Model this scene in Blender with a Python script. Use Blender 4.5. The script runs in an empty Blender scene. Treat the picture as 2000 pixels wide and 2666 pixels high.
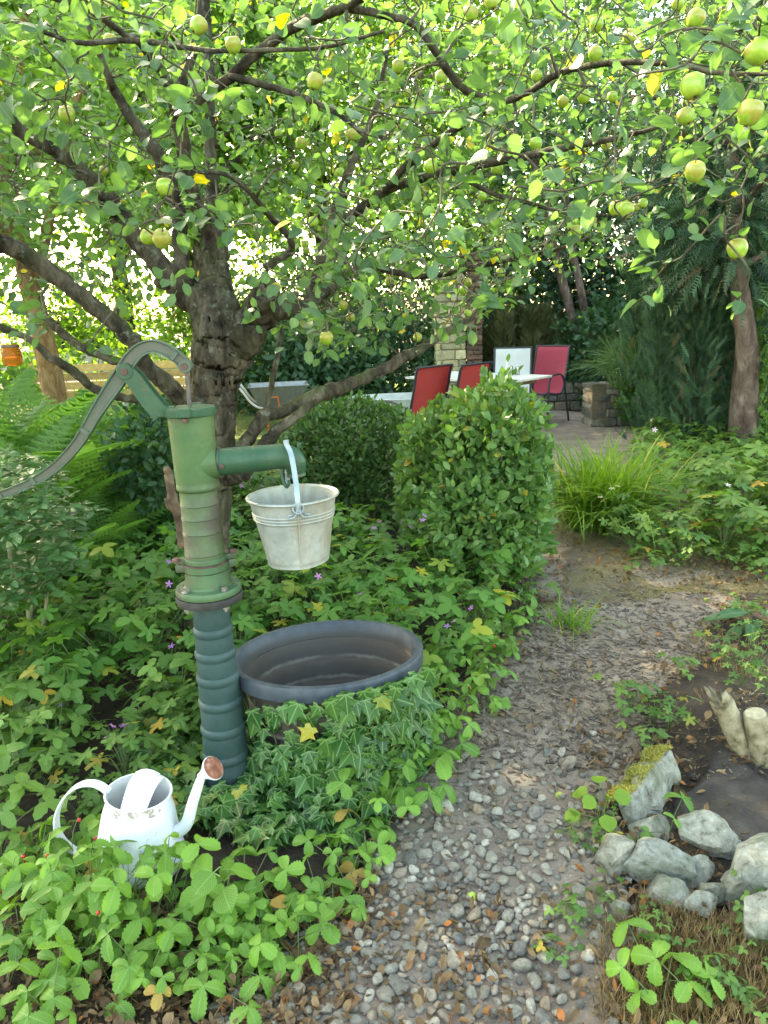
import bpy, math, random
import numpy as np
from mathutils import Vector, Matrix

R = math.radians
SC = bpy.context.scene
COL = SC.collection
rng = np.random.default_rng(7)
random.seed(7)

# ------------------------------------------------------------------ camera
CAM = Vector((0.0, 0.0, 1.55))
PITCH, ROLL, F = 14.8, -2.0, 2002.0
RM = Matrix.Rotation(R(90 - PITCH), 3, 'X') @ Matrix.Rotation(R(ROLL), 3, 'Z')
cam = bpy.data.cameras.new('camera')
cam.sensor_fit = 'VERTICAL'; cam.sensor_height = 24.0
cam.lens = 24.0 * F / 2666.0
cam.clip_start = 0.05; cam.clip_end = 1500
co = bpy.data.objects.new('camera', cam); COL.objects.link(co)
co.matrix_world = Matrix.Translation(CAM) @ RM.to_4x4()
SC.camera = co

# ------------------------------------------------------------------ light
SUN_AZ, SUN_EL = -38.0, 36.0           # degrees left of straight ahead, above the horizon
w = bpy.data.worlds.new('World'); SC.world = w; w.use_nodes = True
nt = w.node_tree; nt.nodes.clear()
sky = nt.nodes.new('ShaderNodeTexSky'); sky.sky_type = 'NISHITA'; sky.sun_disc = False
sky.sun_elevation = R(SUN_EL); sky.sun_rotation = R(SUN_AZ)
sky.air_density = 1.0; sky.dust_density = 2.0; sky.ozone_density = 1.0; sky.altitude = 100
bg = nt.nodes.new('ShaderNodeBackground'); bg.inputs[1].default_value = 0.15
wo = nt.nodes.new('ShaderNodeOutputWorld')
nt.links.new(sky.outputs[0], bg.inputs[0]); nt.links.new(bg.outputs[0], wo.inputs[0])
sl = bpy.data.lights.new('sun', 'SUN'); sl.energy = 3.0; sl.angle = R(0.6); sl.color = (1.0, 0.93, 0.80)
so = bpy.data.objects.new('sun', sl); COL.objects.link(so)
sd = Vector((math.sin(R(SUN_AZ)) * math.cos(R(SUN_EL)), math.cos(R(SUN_AZ)) * math.cos(R(SUN_EL)), math.sin(R(SUN_EL))))
so.location = sd * 40
so.rotation_euler = (-sd).to_track_quat('-Z', 'Y').to_euler()
vs = SC.view_settings
vs.view_transform = 'Standard'; vs.look = 'None'; vs.exposure = 3.5; vs.gamma = 1.0
vs.use_curve_mapping = False
try:
    vs.use_white_balance = True; vs.white_balance_temperature = 9100; vs.white_balance_tint = 0
except Exception:
    pass
SC.render.engine = 'CYCLES'
cy = SC.cycles
cy.use_denoising = True
cy.max_bounces = 7; cy.diffuse_bounces = 4; cy.glossy_bounces = 2; cy.transmission_bounces = 5; cy.transparent_max_bounces = 8
cy.sample_clamp_indirect = 8.0; cy.caustics_reflective = False; cy.caustics_refractive = False

# ------------------------------------------------------------------ pixels of the photograph -> directions
def ray(px, py):
    return RM @ Vector(((px - 1000) / F, -(py - 1333) / F, -1.0))
def gz(x, y):
    x = np.asarray(x, float); y = np.asarray(y, float)
    z = 0.008 * np.sin(3.1 * x + 1.3) * np.sin(2.7 * y + .4) + 0.005 * np.sin(7.3 * x + 2.0 * y) + 0.004 * np.sin(9 * y - 5 * x)
    z = z + 0.10 * np.exp(-(((x - 1.28) / .30) ** 2 + ((y - 2.62) / .34) ** 2))
    return z
def G(px, py, z=None):
    """point on the ground (or on the level plane z) under a pixel"""
    d = ray(px, py)
    if z is not None:
        return CAM + d * ((z - CAM.z) / d.z)
    zz = 0.0
    for _ in range(8):
        p = CAM + d * ((zz - CAM.z) / d.z); zz = float(gz(p.x, p.y))
    return p
def A(px, py, Y):
    d = ray(px, py)
    return CAM + d * (Y / d.y)
RMi = np.array(RM.inverted())
def proj(P):
    P = np.atleast_2d(np.asarray(P, float)) - np.array(CAM)
    c = P @ RMi.T
    return 1000 + F * c[:, 0] / -c[:, 2], 1333 - F * c[:, 1] / -c[:, 2], -c[:, 2]
def mpp(p):
    """metres per photograph pixel at a point"""
    return float(proj(np.array(p))[2][0]) / F

# ------------------------------------------------------------------ mesh helpers
def np_mesh(name, V, T, uv=None, rnd=None, mat=None, sharp=None, flat=False):
    V = np.ascontiguousarray(V, dtype=np.float32); T = np.ascontiguousarray(T, dtype=np.int32)
    me = bpy.data.meshes.new(name)
    me.vertices.add(len(V)); me.vertices.foreach_set('co', V.ravel())
    me.loops.add(T.size); me.loops.foreach_set('vertex_index', T.ravel())
    me.polygons.add(len(T)); me.polygons.foreach_set('loop_start', np.arange(0, T.size, 3, dtype=np.int32))
    me.polygons.foreach_set('use_smooth', np.full(len(T), not flat, dtype=bool))
    if uv is not None:
        l = me.uv_layers.new(name='UVMap')
        l.data.foreach_set('uv', np.ascontiguousarray(uv[T.ravel()], dtype=np.float32).ravel())
    if rnd is not None:
        a = me.attributes.new('rnd', 'FLOAT', 'POINT')
        a.data.foreach_set('value', np.ascontiguousarray(rnd, dtype=np.float32))
    me.update(calc_edges=True)
    me.validate()
    if sharp is not None:
        me.set_sharp_from_angle(angle=R(sharp))
    if mat: me.materials.append(mat)
    return me
class Acc:
    def __init__(s): s.V = []; s.T = []; s.U = []; s.Rn = []; s.n = 0
    def add(s, V, T, uv=None, rnd=None):
        V = np.asarray(V, float); T = np.asarray(T, int)
        s.V.append(V); s.T.append(T + s.n); s.n += len(V)
        s.U.append(uv if uv is not None else np.zeros((len(V), 2)))
        s.Rn.append(np.broadcast_to(rnd if rnd is not None else 0.0, (len(V),)))
        return s
    def mesh(s, name, mat=None, sharp=None, flat=False):
        return np_mesh(name, np.concatenate(s.V), np.concatenate(s.T), np.concatenate(s.U), np.concatenate(s.Rn), mat, sharp, flat)
    def build(s, name, mat, parent=None, sharp=35, flat=False, offset=None):
        if offset is not None:
            s.V = [v - np.array(offset) for v in s.V]
        return obj(name, s.mesh(name, mat, sharp, flat), parent)
def obj(name, data, parent=None, loc=None, rot=None, scale=None):
    o = bpy.data.objects.new(name, data); COL.objects.link(o)
    if parent is not None: o.parent = parent
    if loc is not None: o.location = loc
    if rot is not None: o.rotation_euler = rot
    if scale is not None: o.scale = (scale,) * 3 if isinstance(scale, (int, float)) else scale
    return o
def thing(name, label, cat, loc=(0, 0, 0), group=None, rz=0.0):
    o = obj(name, None, loc=loc, rot=(0, 0, rz)); o.empty_display_size = .1
    return tag(o, label, cat, group)
def tag(o, label, cat, group=None, kind=None):
    o['label'] = label; o['category'] = cat
    if group: o['group'] = group
    if kind: o['kind'] = kind
    return o
def setting(o, kind='structure'):
    o['kind'] = kind; return o
def stuff(o, label=None, cat=None):
    o['kind'] = 'stuff'
    if label: o['label'] = label; o['category'] = cat
    return o

def norm(a): return a / np.maximum(np.linalg.norm(a, axis=-1, keepdims=True), 1e-9)
def frames(fwd, up):
    """rotation matrices (N,3,3): local Y along fwd, local Z near up"""
    y = norm(np.asarray(fwd, float)); u = np.asarray(up, float)
    x = norm(np.cross(y, u)); z = np.cross(x, y)
    return np.stack([x, y, z], axis=-1)
def quads(Q): Q = np.asarray(Q); return np.concatenate([Q[:, [0, 1, 2]], Q[:, [0, 2, 3]]])
def scatter(tm, pos, rot, scl, rnd=None):
    V, T, U = tm
    n = len(pos); scl = np.asarray(scl, float)
    if scl.ndim == 0: scl = np.full(n, scl)
    if scl.ndim == 1: scl = scl[:, None] * np.ones(3)
    P = np.einsum('nij,nkj->nki', rot, V[None] * scl[:, None, :]) + np.asarray(pos)[:, None, :]
    k = len(V)
    TT = (T[None] + (np.arange(n) * k)[:, None, None]).reshape(-1, 3)
    if rnd is None: rnd = rng.random(n)
    return P.reshape(-1, 3), TT, np.tile(U, (n, 1)), np.repeat(rnd, k)
def rand_dir(n, up=0.0):
    d = rng.normal(size=(n, 3)); d = norm(d); d[:, 2] += up
    return norm(d)
def mat4(rot, pos, scl):
    m = np.eye(4); m[:3, :3] = rot * (np.asarray(scl) if np.ndim(scl) else scl); m[:3, 3] = pos
    return Matrix(m.tolist())
def catmull(P, sub=6):
    P = np.asarray(P, float)
    if len(P) < 3:
        t = np.linspace(0, 1, sub + 1)[:, None]; return P[0] * (1 - t) + P[-1] * t
    E = np.vstack([2 * P[0] - P[1], P, 2 * P[-1] - P[-2]])
    out = []
    for i in range(len(P) - 1):
        a, b, c, d = E[i:i + 4]
        for t in np.arange(sub) / sub:
            out.append(.5 * (2 * b + (c - a) * t + (2 * a - 5 * b + 4 * c - d) * t * t + (-a + 3 * b - 3 * c + d) * t ** 3))
    out.append(P[-1]); return np.array(out)
def tube(P, rad, sides=8, rough=0.0, cap=True, ellipse=None):
    P = np.asarray(P, float); n = len(P); rad = np.broadcast_to(np.asarray(rad, float), (n,))
    t = norm(np.gradient(P, axis=0))
    ref = np.array([0.13, 0.31, 0.94]); 
    if abs(t[:, 2]).mean() > .8: ref = np.array([.97, .2, .1])
    a = norm(np.cross(t, ref)); b = np.cross(t, a)
    th = np.linspace(0, 2 * np.pi, sides, endpoint=False)
    rr = rad[:, None] * np.ones(sides)
    if rough:
        k = rng.normal(size=(n, sides)); k = (k + np.roll(k, 1, 1) + np.roll(k, 1, 0)) / 1.8
        m = rng.normal(size=(n, sides))            # ridges that run along the wood
        for q in range(1, n): m[q] = .82 * np.roll(m[q - 1], int(rng.random() < .12)) + .57 * m[q]
        rr = rr * (1 + rough * (.45 * k + .75 * m))
    V = P[:, None] + (a[:, None] * np.cos(th)[None, :, None] + b[:, None] * np.sin(th)[None, :, None]) * rr[..., None]
    L = np.concatenate([[0], np.cumsum(np.linalg.norm(np.diff(P, axis=0), axis=1))])
    U = np.stack(np.broadcast_arrays((th / 6.2832)[None, :], L[:, None]), -1).reshape(-1, 2)
    i = np.arange(n - 1)[:, None] * sides; j = np.arange(sides)[None]; j2 = (j + 1) % sides
    Q = np.stack([i + j, i + j2, i + sides + j2, i + sides + j], -1).reshape(-1, 4)
    T = quads(Q); V = V.reshape(-1, 3)
    if cap:
        c0 = len(V); V = np.vstack([V, P[0], P[-1]]); U = np.vstack([U, [0, 0], [0, L[-1]]])
        jj = np.arange(sides); k2 = (jj + 1) % sides
        T = np.vstack([T, np.stack([np.full(sides, c0), k2, jj], 1), np.stack([np.full(sides, c0 + 1), (n - 1) * sides + jj, (n - 1) * sides + k2], 1)])
    return V, T, U
def lathe(prof, seg=48, M=None, a0=0.0, a1=2 * math.pi):
    """profile of (radius, height) swept about z"""
    prof = np.asarray(prof, float); n = len(prof); full = abs(a1 - a0 - 2 * math.pi) < 1e-6
    th = np.linspace(a0, a1, seg, endpoint=not full)
    V = np.stack([prof[:, None, 0] * np.cos(th), prof[:, None, 0] * np.sin(th), np.broadcast_to(prof[:, None, 1], (n, seg))], -1).reshape(-1, 3)
    U = np.stack(np.broadcast_arrays((th / 6.2832)[None], np.linspace(0, 1, n)[:, None]), -1).reshape(-1, 2)
    ms = seg if full else seg - 1
    i = np.arange(n - 1)[:, None] * seg; j = np.arange(ms)[None]; j2 = (j + 1) % seg
    T = quads(np.stack([i + j, i + j2, i + seg + j2, i + seg + j], -1).reshape(-1, 4))
    if M is not None: V = xf(V, M)
    return V, T, U
def xf(V, M):
    M = np.array(M); return V @ M[:3, :3].T + (M[:3, 3] if M.shape[0] == 4 else 0)
def box(c, s, M=None, bev=0.0):
    x, y, z = [v / 2 for v in s]
    if bev <= 0:
        V = np.array([[i, j, k] for i in (-x, x) for j in (-y, y) for k in (-z, z)], float)
        Q = np.array([[0, 1, 3, 2], [4, 6, 7, 5], [0, 4, 5, 1], [2, 3, 7, 6], [0, 2, 6, 4], [1, 5, 7, 3]])
        T = quads(Q)
    else:
        b = bev; V = []; 
        for i in (-1, 1):
            for j in (-1, 1):
                for k in (-1, 1):
                    V += [[i * x, j * (y - b), k * (z - b)], [i * (x - b), j * y, k * (z - b)], [i * (x - b), j * (y - b), k * z]]
        V = np.array(V, float)
        def vid(i, j, k, a): return (((i > 0) * 4) + ((j > 0) * 2) + (k > 0)) * 3 + a
        Fc = []
        for s_ in (-1, 1):
            Fc.append([vid(s_, -1, -1, 0), vid(s_, 1, -1, 0), vid(s_, 1, 1, 0), vid(s_, -1, 1, 0)][::s_])
            Fc.append([vid(-1, s_, -1, 1), vid(1, s_, -1, 1), vid(1, s_, 1, 1), vid(-1, s_, 1, 1)][::-s_])
            Fc.append([vid(-1, -1, s_, 2), vid(1, -1, s_, 2), vid(1, 1, s_, 2), vid(-1, 1, s_, 2)][::s_])
        T = [quads(np.array(Fc))]
        E = []
        for p in (-1, 1):
            for q in (-1, 1):
                E.append([vid(p, q, -1, 0), vid(p, q, -1, 1), vid(p, q, 1, 1), vid(p, q, 1, 0)][::p * q])
                E.append([vid(p, -1, q, 2), vid(p, -1, q, 0), vid(p, 1, q, 0), vid(p, 1, q, 2)][::p * q])
                E.append([vid(-1, p, q, 1), vid(-1, p, q, 2), vid(1, p, q, 2), vid(1, p, q, 1)][::p * q])
        T.append(quads(np.array(E)))
        C = []
        for i in (-1, 1):
            for j in (-1, 1):
                for k in (-1, 1):
                    t = [vid(i, j, k, 0), vid(i, j, k, 1), vid(i, j, k, 2)]
                    C.append(t if i * j * k > 0 else t[::-1])
        T.append(np.array(C)); T = np.concatenate(T)
    if M is not None: V = xf(V, M)
    V = V + np.asarray(c, float)
    return V, T, None
def sweep(P, sec, hw, bdir, cap=True):
    """sweep section [(n,b)..] along P; n in the plane across the path (times hw), b along bdir"""
    P = np.asarray(P, float); n = len(P); hw = np.broadcast_to(np.asarray(hw, float), (n,)); sec = np.asarray(sec, float); k = len(sec)
    t = norm(np.gradient(P, axis=0)); b = norm(np.asarray(bdir, float))
    nn = norm(np.cross(t, b))
    V = (P[:, None] + nn[:, None] * (sec[None, :, 0:1] * hw[:, None, None]) + b[None, None] * sec[None, :, 1:2]).reshape(-1, 3)
    i = np.arange(n - 1)[:, None] * k; j = np.arange(k)[None]; j2 = (j + 1) % k
    T = quads(np.stack([i + j, i + j2, i + k + j2, i + k + j], -1).reshape(-1, 4))
    if cap:
        c0 = len(V); V = np.vstack([V, P[0], P[-1]]); jj = np.arange(k); k2 = (jj + 1) % k
        T = np.vstack([T, np.stack([np.full(k, c0), k2, jj], 1), np.stack([np.full(k, c0 + 1), (n - 1) * k + jj, (n - 1) * k + k2], 1)])
    return V, T, None
def align(z, x=None):
    z = Vector(z).normalized(); x = Vector(x) if x is not None else Vector((1, 0, 0))
    y = z.cross(x)
    if y.length < 1e-4: y = z.cross(Vector((0, 1, 0)))
    y.normalize(); x = y.cross(z)
    return Matrix((x, y, z)).transposed()
def T4(loc, rot=None):
    m = Matrix.Translation(Vector(loc))
    return m @ rot.to_4x4() if rot is not None else m

# ------------------------------------------------------------------ leaf templates: (verts, tris, uv), length 1 along +Y, facing +Z
def grid_leaf(w, rows=5, cols=(-1, 0, 1), fold=.18, droop=.25, pleat=0.0, y0=0.0, serr=0.0):
    V = []; U = []
    for r in range(rows):
        t = r / (rows - 1)
        for c in cols:
            s = w(t) * (1 + (serr if r % 2 else -serr) * (abs(c) == 1))
            z = fold * abs(c) * w(t) - droop * t * t + (pleat * (1 if r % 2 else -1) * abs(c) * (0 < r < rows - 1))
            V.append((c * s, y0 + t * (1 - .04 * abs(c)) - .05 * abs(c) * serr * 8 * w(t), z)); U.append((.5 + .5 * c * min(1, w(t) * 2.5), t))
    k = len(cols); Q = []
    for r in range(rows - 1):
        for c in range(k - 1):
            Q.append((r * k + c, r * k + c + 1, (r + 1) * k + c + 1, (r + 1) * k + c))
    return np.array(V), quads(Q), np.array(U)
def fan_leaf(outline, centre=(0, .35), cup=.12, droop=.15):
    """lobed leaf: outline is one half (x>=0) from base to tip"""
    h = list(outline); full = h + [(-x, y) for x, y in h[::-1] if x > 1e-4]
    V = [(centre[0], centre[1], 0)] + [(x, y, -cup * x * x * 2 - droop * y * y) for x, y in full]
    n = len(full); T = [(0, 1 + i, 1 + (i + 1) % n) for i in range(n)]
    V = np.array(V); U = np.stack([.5 + V[:, 0] * .5, V[:, 1]], 1)
    V[0, 2] = -.03
    return V, np.array(T), U
def with_petiole(tm, L=.35, w=.02):
    V, T, U = tm
    n = len(V)
    P = np.array([(-w, -L, -.12 * L), (w, -L, -.12 * L), (w, .03, .0), (-w, .03, .0)])
    return np.vstack([V, P]), np.vstack([T, [[n, n + 1, n + 2], [n, n + 2, n + 3]]]), np.vstack([U, np.full((4, 2), .5)])
def ovate(a=.62): return lambda t: a * .5 * 2.05 * (max(t, .0) ** .55) * ((1 - t) ** .62) * 1.05 + .004
def merge(*tms):
    V = []; T = []; U = []; n = 0
    for v, t, u in tms:
        V.append(v); T.append(np.asarray(t) + n); U.append(u if u is not None else np.zeros((len(v), 2))); n += len(v)
    return np.vstack(V), np.vstack(T), np.vstack(U)
def rotz(tm, deg, tilt=0.0, s=1.0, off=(0, 0, 0)):
    M = Matrix.Rotation(R(deg), 3, 'Z') @ Matrix.Rotation(R(tilt), 3, 'X')
    return xf(tm[0] * s, M) + np.array(off), tm[1], tm[2]
APPLE_LEAF = with_petiole(grid_leaf(ovate(.66), 6, fold=.22, droop=.22), .3, .016)
OVAL = grid_leaf(ovate(.5), 4, fold=.2, droop=.15)
OVAL_HI = grid_leaf(ovate(.42), 5, fold=.2, droop=.2)
LEAF2 = grid_leaf(ovate(.62), 3, fold=.18, droop=.2)
ROUND = with_petiole(grid_leaf(ovate(.95), 5, fold=.12, droop=.2), .3, .02)
_iv = [(0, .12), (.16, .0), (.30, .08), (.50, .22), (.34, .40), (.40, .55), (.56, .68), (.30, .68), (.20, .78), (.10, .95), (0, 1.12)]
_iv = [(0, .10), (.20, -.03), (.45, .10), (.31, .28), (.35, .37), (.62, .54), (.30, .60), (.21, .73), (.12, .93), (0, 1.12)]
IVY = fan_leaf(_iv, (0, .32), cup=.22, droop=.2)
def palm_outline(nl=5, teeth=3, depth=.5):
    pts = []
    for l in range(nl):
        a0 = -130 + 260 * l / (nl - 1)
        ln = 1.0 - .28 * abs(a0) / 130
        wdt = 260 / (nl - 1) / 2 * .95
        for k in range(-teeth, teeth + 1):
            f = k / teeth
            r = ln * (1 - depth * abs(f) ** 1.6) * (1.0 if (k + teeth) % 2 == 0 else .86)
            a = R(a0 + f * wdt); pts.append((math.sin(a) * r, math.cos(a) * r))
    return pts
def palm_leaf(nl=5, teeth=3, depth=.55, cup=.15):
    pts = palm_outline(nl, teeth, depth)
    V = [(0, 0, 0)] + [(x, y, -.12 * (x * x + y * y) + .06 * ((i % 2) - .5)) for i, (x, y) in enumerate(pts)]
    V = np.array(V); n = len(pts)
    T = [(0, i + 2, i + 1) for i in range(n - 1)]
    V[:, 1] += .0
    U = np.stack([.5 + V[:, 0] * .5, .5 + V[:, 1] * .5], 1)
    return V * .62, np.array(T), U
PALM = palm_leaf(5, 3, .62)
PALM3 = merge(rotz(grid_leaf(ovate(.62), 7, fold=.12, droop=.22, serr=.1), 0), rotz(grid_leaf(ovate(.6), 7, fold=.12, droop=.22, serr=.1), 95, s=.9), rotz(grid_leaf(ovate(.6), 7, fold=.12, droop=.22, serr=.1), -95, s=.9))
PALM3 = (PALM3[0] * .68, PALM3[1], PALM3[2])
def obov(a): return lambda t: a * (t ** .75) * ((1.0001 - t) ** .38) * 1.25 + .01
_sl = grid_leaf(obov(.52), 15, (-1, -.5, 0, .5, 1), fold=.22, droop=.18, pleat=.026, serr=.10)
STRAW = merge(rotz(_sl, 0), rotz(_sl, 100, s=.92), rotz(_sl, -100, s=.92))
STRAW = (STRAW[0] * .62, STRAW[1], STRAW[2])
def blade(n=7, w=.012, arch=.6):
    V = []; U = []
    for i in range(n):
        t = i / (n - 1); a = t * arch * 2.6
        y = (math.sin(a)) / 2.6 * 1.0 if arch > .05 else 0
        z = t - .55 * arch * t * t * 1.5
        ww = w * (1 - t ** 2.2) + .0006
        V += [(-ww, .9 * arch * t ** 1.5, z), (0, .9 * arch * t ** 1.5 + .3 * ww, z - .3 * ww), (ww, .9 * arch * t ** 1.5, z)]; U += [(.3, t), (.5, t), (.7, t)]
    Q = []
    for i in range(n - 1):
        for c in range(2): Q.append((i * 3 + c, i * 3 + c + 1, i * 3 + 4 + c, i * 3 + 3 + c))
    return np.array(V), quads(Q), np.array(U)
def sprig(n=18, L=1.0, nl=.17, w=.02):
    V = []; T = []; U = []
    for i in range(n):
        t = .08 + .92 * i / n; s = 1 if i % 2 else -1; ln = nl * (1.1 - .5 * t)
        b = len(V); a = rng.normal() * .25
        d = np.array([s * .82, .55, a * .6]); d /= np.linalg.norm(d); p = np.array([0, t * L, -.1 * t * t])
        V += [p + np.array([0, -w, 0]), p + np.array([0, w, 0]), p + d * ln + np.array([0, w * .4, 0])]; T.append((b, b + 1, b + 2)); U += [(.5, t)] * 3
    b = len(V); V += [np.array([-.012, 0, 0]), np.array([.012, 0, 0]), np.array([0, L * 1.04, -.1])]; T.append((b, b + 1, b + 2)); U += [(.5, 0)] * 3
    return np.array(V), np.array(T), np.array(U)
SPRIG = sprig(14, 1.0, .24, .034)
def frond(n=22):
    V = []; T = []; U = []
    def tri(a, b, c):
        k = len(V); V.extend([a, b, c]); T.append((k, k + 1, k + 2)); U.extend([(.5, .3)] * 3)
    for i in range(n):
        t = (i + 1) / (n + 1); z = .55 * t - .62 * t * t * 1.0; y = t * .95
        L = .26 * math.sin(math.pi * (t * .82 + .17)) ** .9 * (1.12 - t * .55)
        for s in (-1, 1):
            m = 7
            for k in range(m):
                u = k / m; c = np.array([s * u * L, y + .22 * u * L, z - .12 * u * u * L]); ln = .028 * (1 - u * .85)
                for q in (-1, 1):
                    tri(c + np.array([-s * .010, 0, 0]) * 1.0, c + np.array([s * .012, 0, 0]), c + np.array([s * .014, q * ln, -.004]))
            tri(np.array([0, y - .004, z]), np.array([0, y + .004, z]), np.array([s * L, y + .22 * L, z - .12 * L]))
    for i in range(n):
        t0 = i / n; t1 = (i + 1) / n
        a = np.array([-.006 * (1 - t0), .95 * t0, .55 * t0 - .62 * t0 * t0]); b = a + np.array([.012 * (1 - t0), 0, 0]); c = np.array([0, .95 * t1, .55 * t1 - .62 * t1 * t1])
        tri(a, b, c)
    return np.array(V), np.array(T), np.array(U)
FROND = frond()
# ------------------------------------------------------------------ materials
class NT:
    def __init__(s, name):
        s.m = bpy.data.materials.new(name); s.m.use_nodes = True
        s.t = s.m.node_tree; s.t.nodes.clear()
        s.out = s.n('ShaderNodeOutputMaterial')
    def n(s, typ, **kw):
        x = s.t.nodes.new(typ)
        for k, v in kw.items():
            if k.startswith('i_'):
                k = k[2:]; key = int(k) if k.isdigit() else k.replace('_', ' ')
                if hasattr(v, 'is_output') or isinstance(v, bpy.types.NodeSocket): s.t.links.new(v, x.inputs[key])
                else: x.inputs[key].default_value = v
            else: setattr(x, k, v)
        return x
    def link(s, a, b): s.t.links.new(a, b)
    def noise(s, scale, detail=4, rough=.55, vec=None, dist=0.0):
        x = s.n('ShaderNodeTexNoise'); x.inputs['Scale'].default_value = scale; x.inputs['Detail'].default_value = detail
        x.inputs['Roughness'].default_value = rough; x.inputs['Distortion'].default_value = dist
        s.link(vec if vec is not None else s.co(), x.inputs['Vector']); return x.outputs['Fac']
    def co(s, which='Object'):
        if getattr(s, 'world', False) and which == 'Object':
            if not hasattr(s, '_wp'): s._wp = s.n('ShaderNodeNewGeometry').outputs['Position']
            return s._wp
        if not hasattr(s, '_tc'): s._tc = s.n('ShaderNodeTexCoord')
        return s._tc.outputs[which]
    def ramp(s, fac, stops, interp='LINEAR'):
        x = s.n('ShaderNodeValToRGB'); cr = x.color_ramp; cr.interpolation = interp
        while len(cr.elements) < len(stops): cr.elements.new(.5)
        for e, (p, c) in zip(cr.elements, stops):
            e.position = p; c = (c, c, c) if isinstance(c, (int, float)) else c; e.color = (*c, 1)
        s.link(fac, x.inputs[0]); return x.outputs[0]
    def mix(s, fac, a, b, blend='MIX'):
        x = s.n('ShaderNodeMix', data_type='RGBA', blend_type=blend)
        for sock, v in ((x.inputs[0], fac), (x.inputs[6], a), (x.inputs[7], b)):
            if isinstance(v, bpy.types.NodeSocket): s.link(v, sock)
            elif isinstance(v, (int, float)): sock.default_value = v if sock.type == 'VALUE' else (v, v, v, 1)
            else: sock.default_value = (*v, 1)
        return x.outputs[2]
    def math(s, op, a, b=0.0, c=0.0):
        x = s.n('ShaderNodeMath', operation=op)
        for k, v in enumerate((a, b, c)):
            if isinstance(v, bpy.types.NodeSocket): s.link(v, x.inputs[k])
            else: x.inputs[k].default_value = v
        return x.outputs[0]
    def bump(s, h, strength=.3, dist=.01, nrm=None):
        x = s.n('ShaderNodeBump'); x.inputs['Strength'].default_value = strength; x.inputs['Distance'].default_value = dist
        s.link(h, x.inputs['Height'])
        if nrm is not None: s.link(nrm, x.inputs['Normal'])
        return x.outputs[0]
    def pbr(s, col, rough=.6, metal=0.0, spec=.5, nrm=None, final=True):
        b = s.n('ShaderNodeBsdfPrincipled')
        for k, v in (('Base Color', col), ('Roughness', rough), ('Metallic', metal), ('Specular IOR Level', spec)):
            if isinstance(v, bpy.types.NodeSocket): s.link(v, b.inputs[k])
            else: b.inputs[k].default_value = (*v, 1) if isinstance(v, tuple) else v
        if nrm is not None: s.link(nrm, b.inputs['Normal'])
        if final: s.link(b.outputs[0], s.out.inputs[0])
        return b
    def rnd(s):
        a = s.n('ShaderNodeAttribute', attribute_name='rnd').outputs['Fac']
        o = s.n('ShaderNodeObjectInfo').outputs['Random']
        return s.math('FRACT', s.math('ADD', a, o))
MATS = {}
def leaf_mat(name, dark, light, trans=(.20, .34, .03), tf=.4, rough=.45, spot=None, spotp=.985, vein=0.25, spec=.28, veins=False, star=False):
    n = NT(name); r = n.rnd()
    stops = [(0, dark), (.55, tuple((a + b) / 2 for a, b in zip(dark, light))), (spotp - .02 if spot else 1.0, light)]
    if spot: stops += [(spotp, spot), (1.0, spot)]
    c = n.ramp(r, stops)
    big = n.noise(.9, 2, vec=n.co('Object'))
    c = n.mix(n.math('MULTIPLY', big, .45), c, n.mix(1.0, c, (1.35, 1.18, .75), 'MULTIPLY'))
    uv = n.n('ShaderNodeUVMap').outputs[0]; sx = n.n('ShaderNodeSeparateXYZ'); n.link(uv, sx.inputs[0])
    d = n.math('ABSOLUTE', n.math('SUBTRACT', sx.outputs[0], .5))
    rib = n.ramp(d, [(0, 1.0), (.035, 0.0)])
    if veins:
        ph = n.math('SUBTRACT', n.math('MULTIPLY', sx.outputs[1], 8.0), n.math('MULTIPLY', d, 9.0))
        side = n.ramp(n.math('ABSOLUTE', n.math('SUBTRACT', n.math('FRACT', ph), .5)), [(0, .8), (.16, 0.0)])
        rib = n.math('MAXIMUM', rib, side)
    if star:      # palmate veins fanning from the stalk
        xx = n.math('MULTIPLY', d, 2.0); yy = n.math('SUBTRACT', sx.outputs[1], .10)
        an = n.math('ARCTAN2', xx, yy); ln = n.math('SQRT', n.math('ADD', n.math('MULTIPLY', xx, xx), n.math('MULTIPLY', yy, yy)))
        rib = None
        for a0 in (0.0, .92, 1.52):
            q = n.ramp(n.math('MULTIPLY', n.math('ABSOLUTE', n.math('SUBTRACT', an, a0)), ln), [(.012, 1.0), (.040, 0.0)])
            rib = q if rib is None else n.math('MAXIMUM', rib, q)
    c2 = n.mix(n.math('MULTIPLY', rib, vein), c, (.30, .42, .16))
    b = n.pbr(c2, rough, 0.0, spec, final=False)
    if veins: n.link(n.bump(rib, .25, .002), b.inputs['Normal'])
    tr = n.n('ShaderNodeBsdfTranslucent')
    tc = n.mix(.45, n.mix(1.0, c, (2.4, 2.6, 1.6), 'MULTIPLY'), trans)
    n.link(tc, tr.inputs[0])
    mx = n.n('ShaderNodeMixShader'); mx.inputs[0].default_value = tf
    n.link(b.outputs[0], mx.inputs[1]); n.link(tr.outputs[0], mx.inputs[2]); n.link(mx.outputs[0], n.out.inputs[0])
    return n.m
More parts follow.
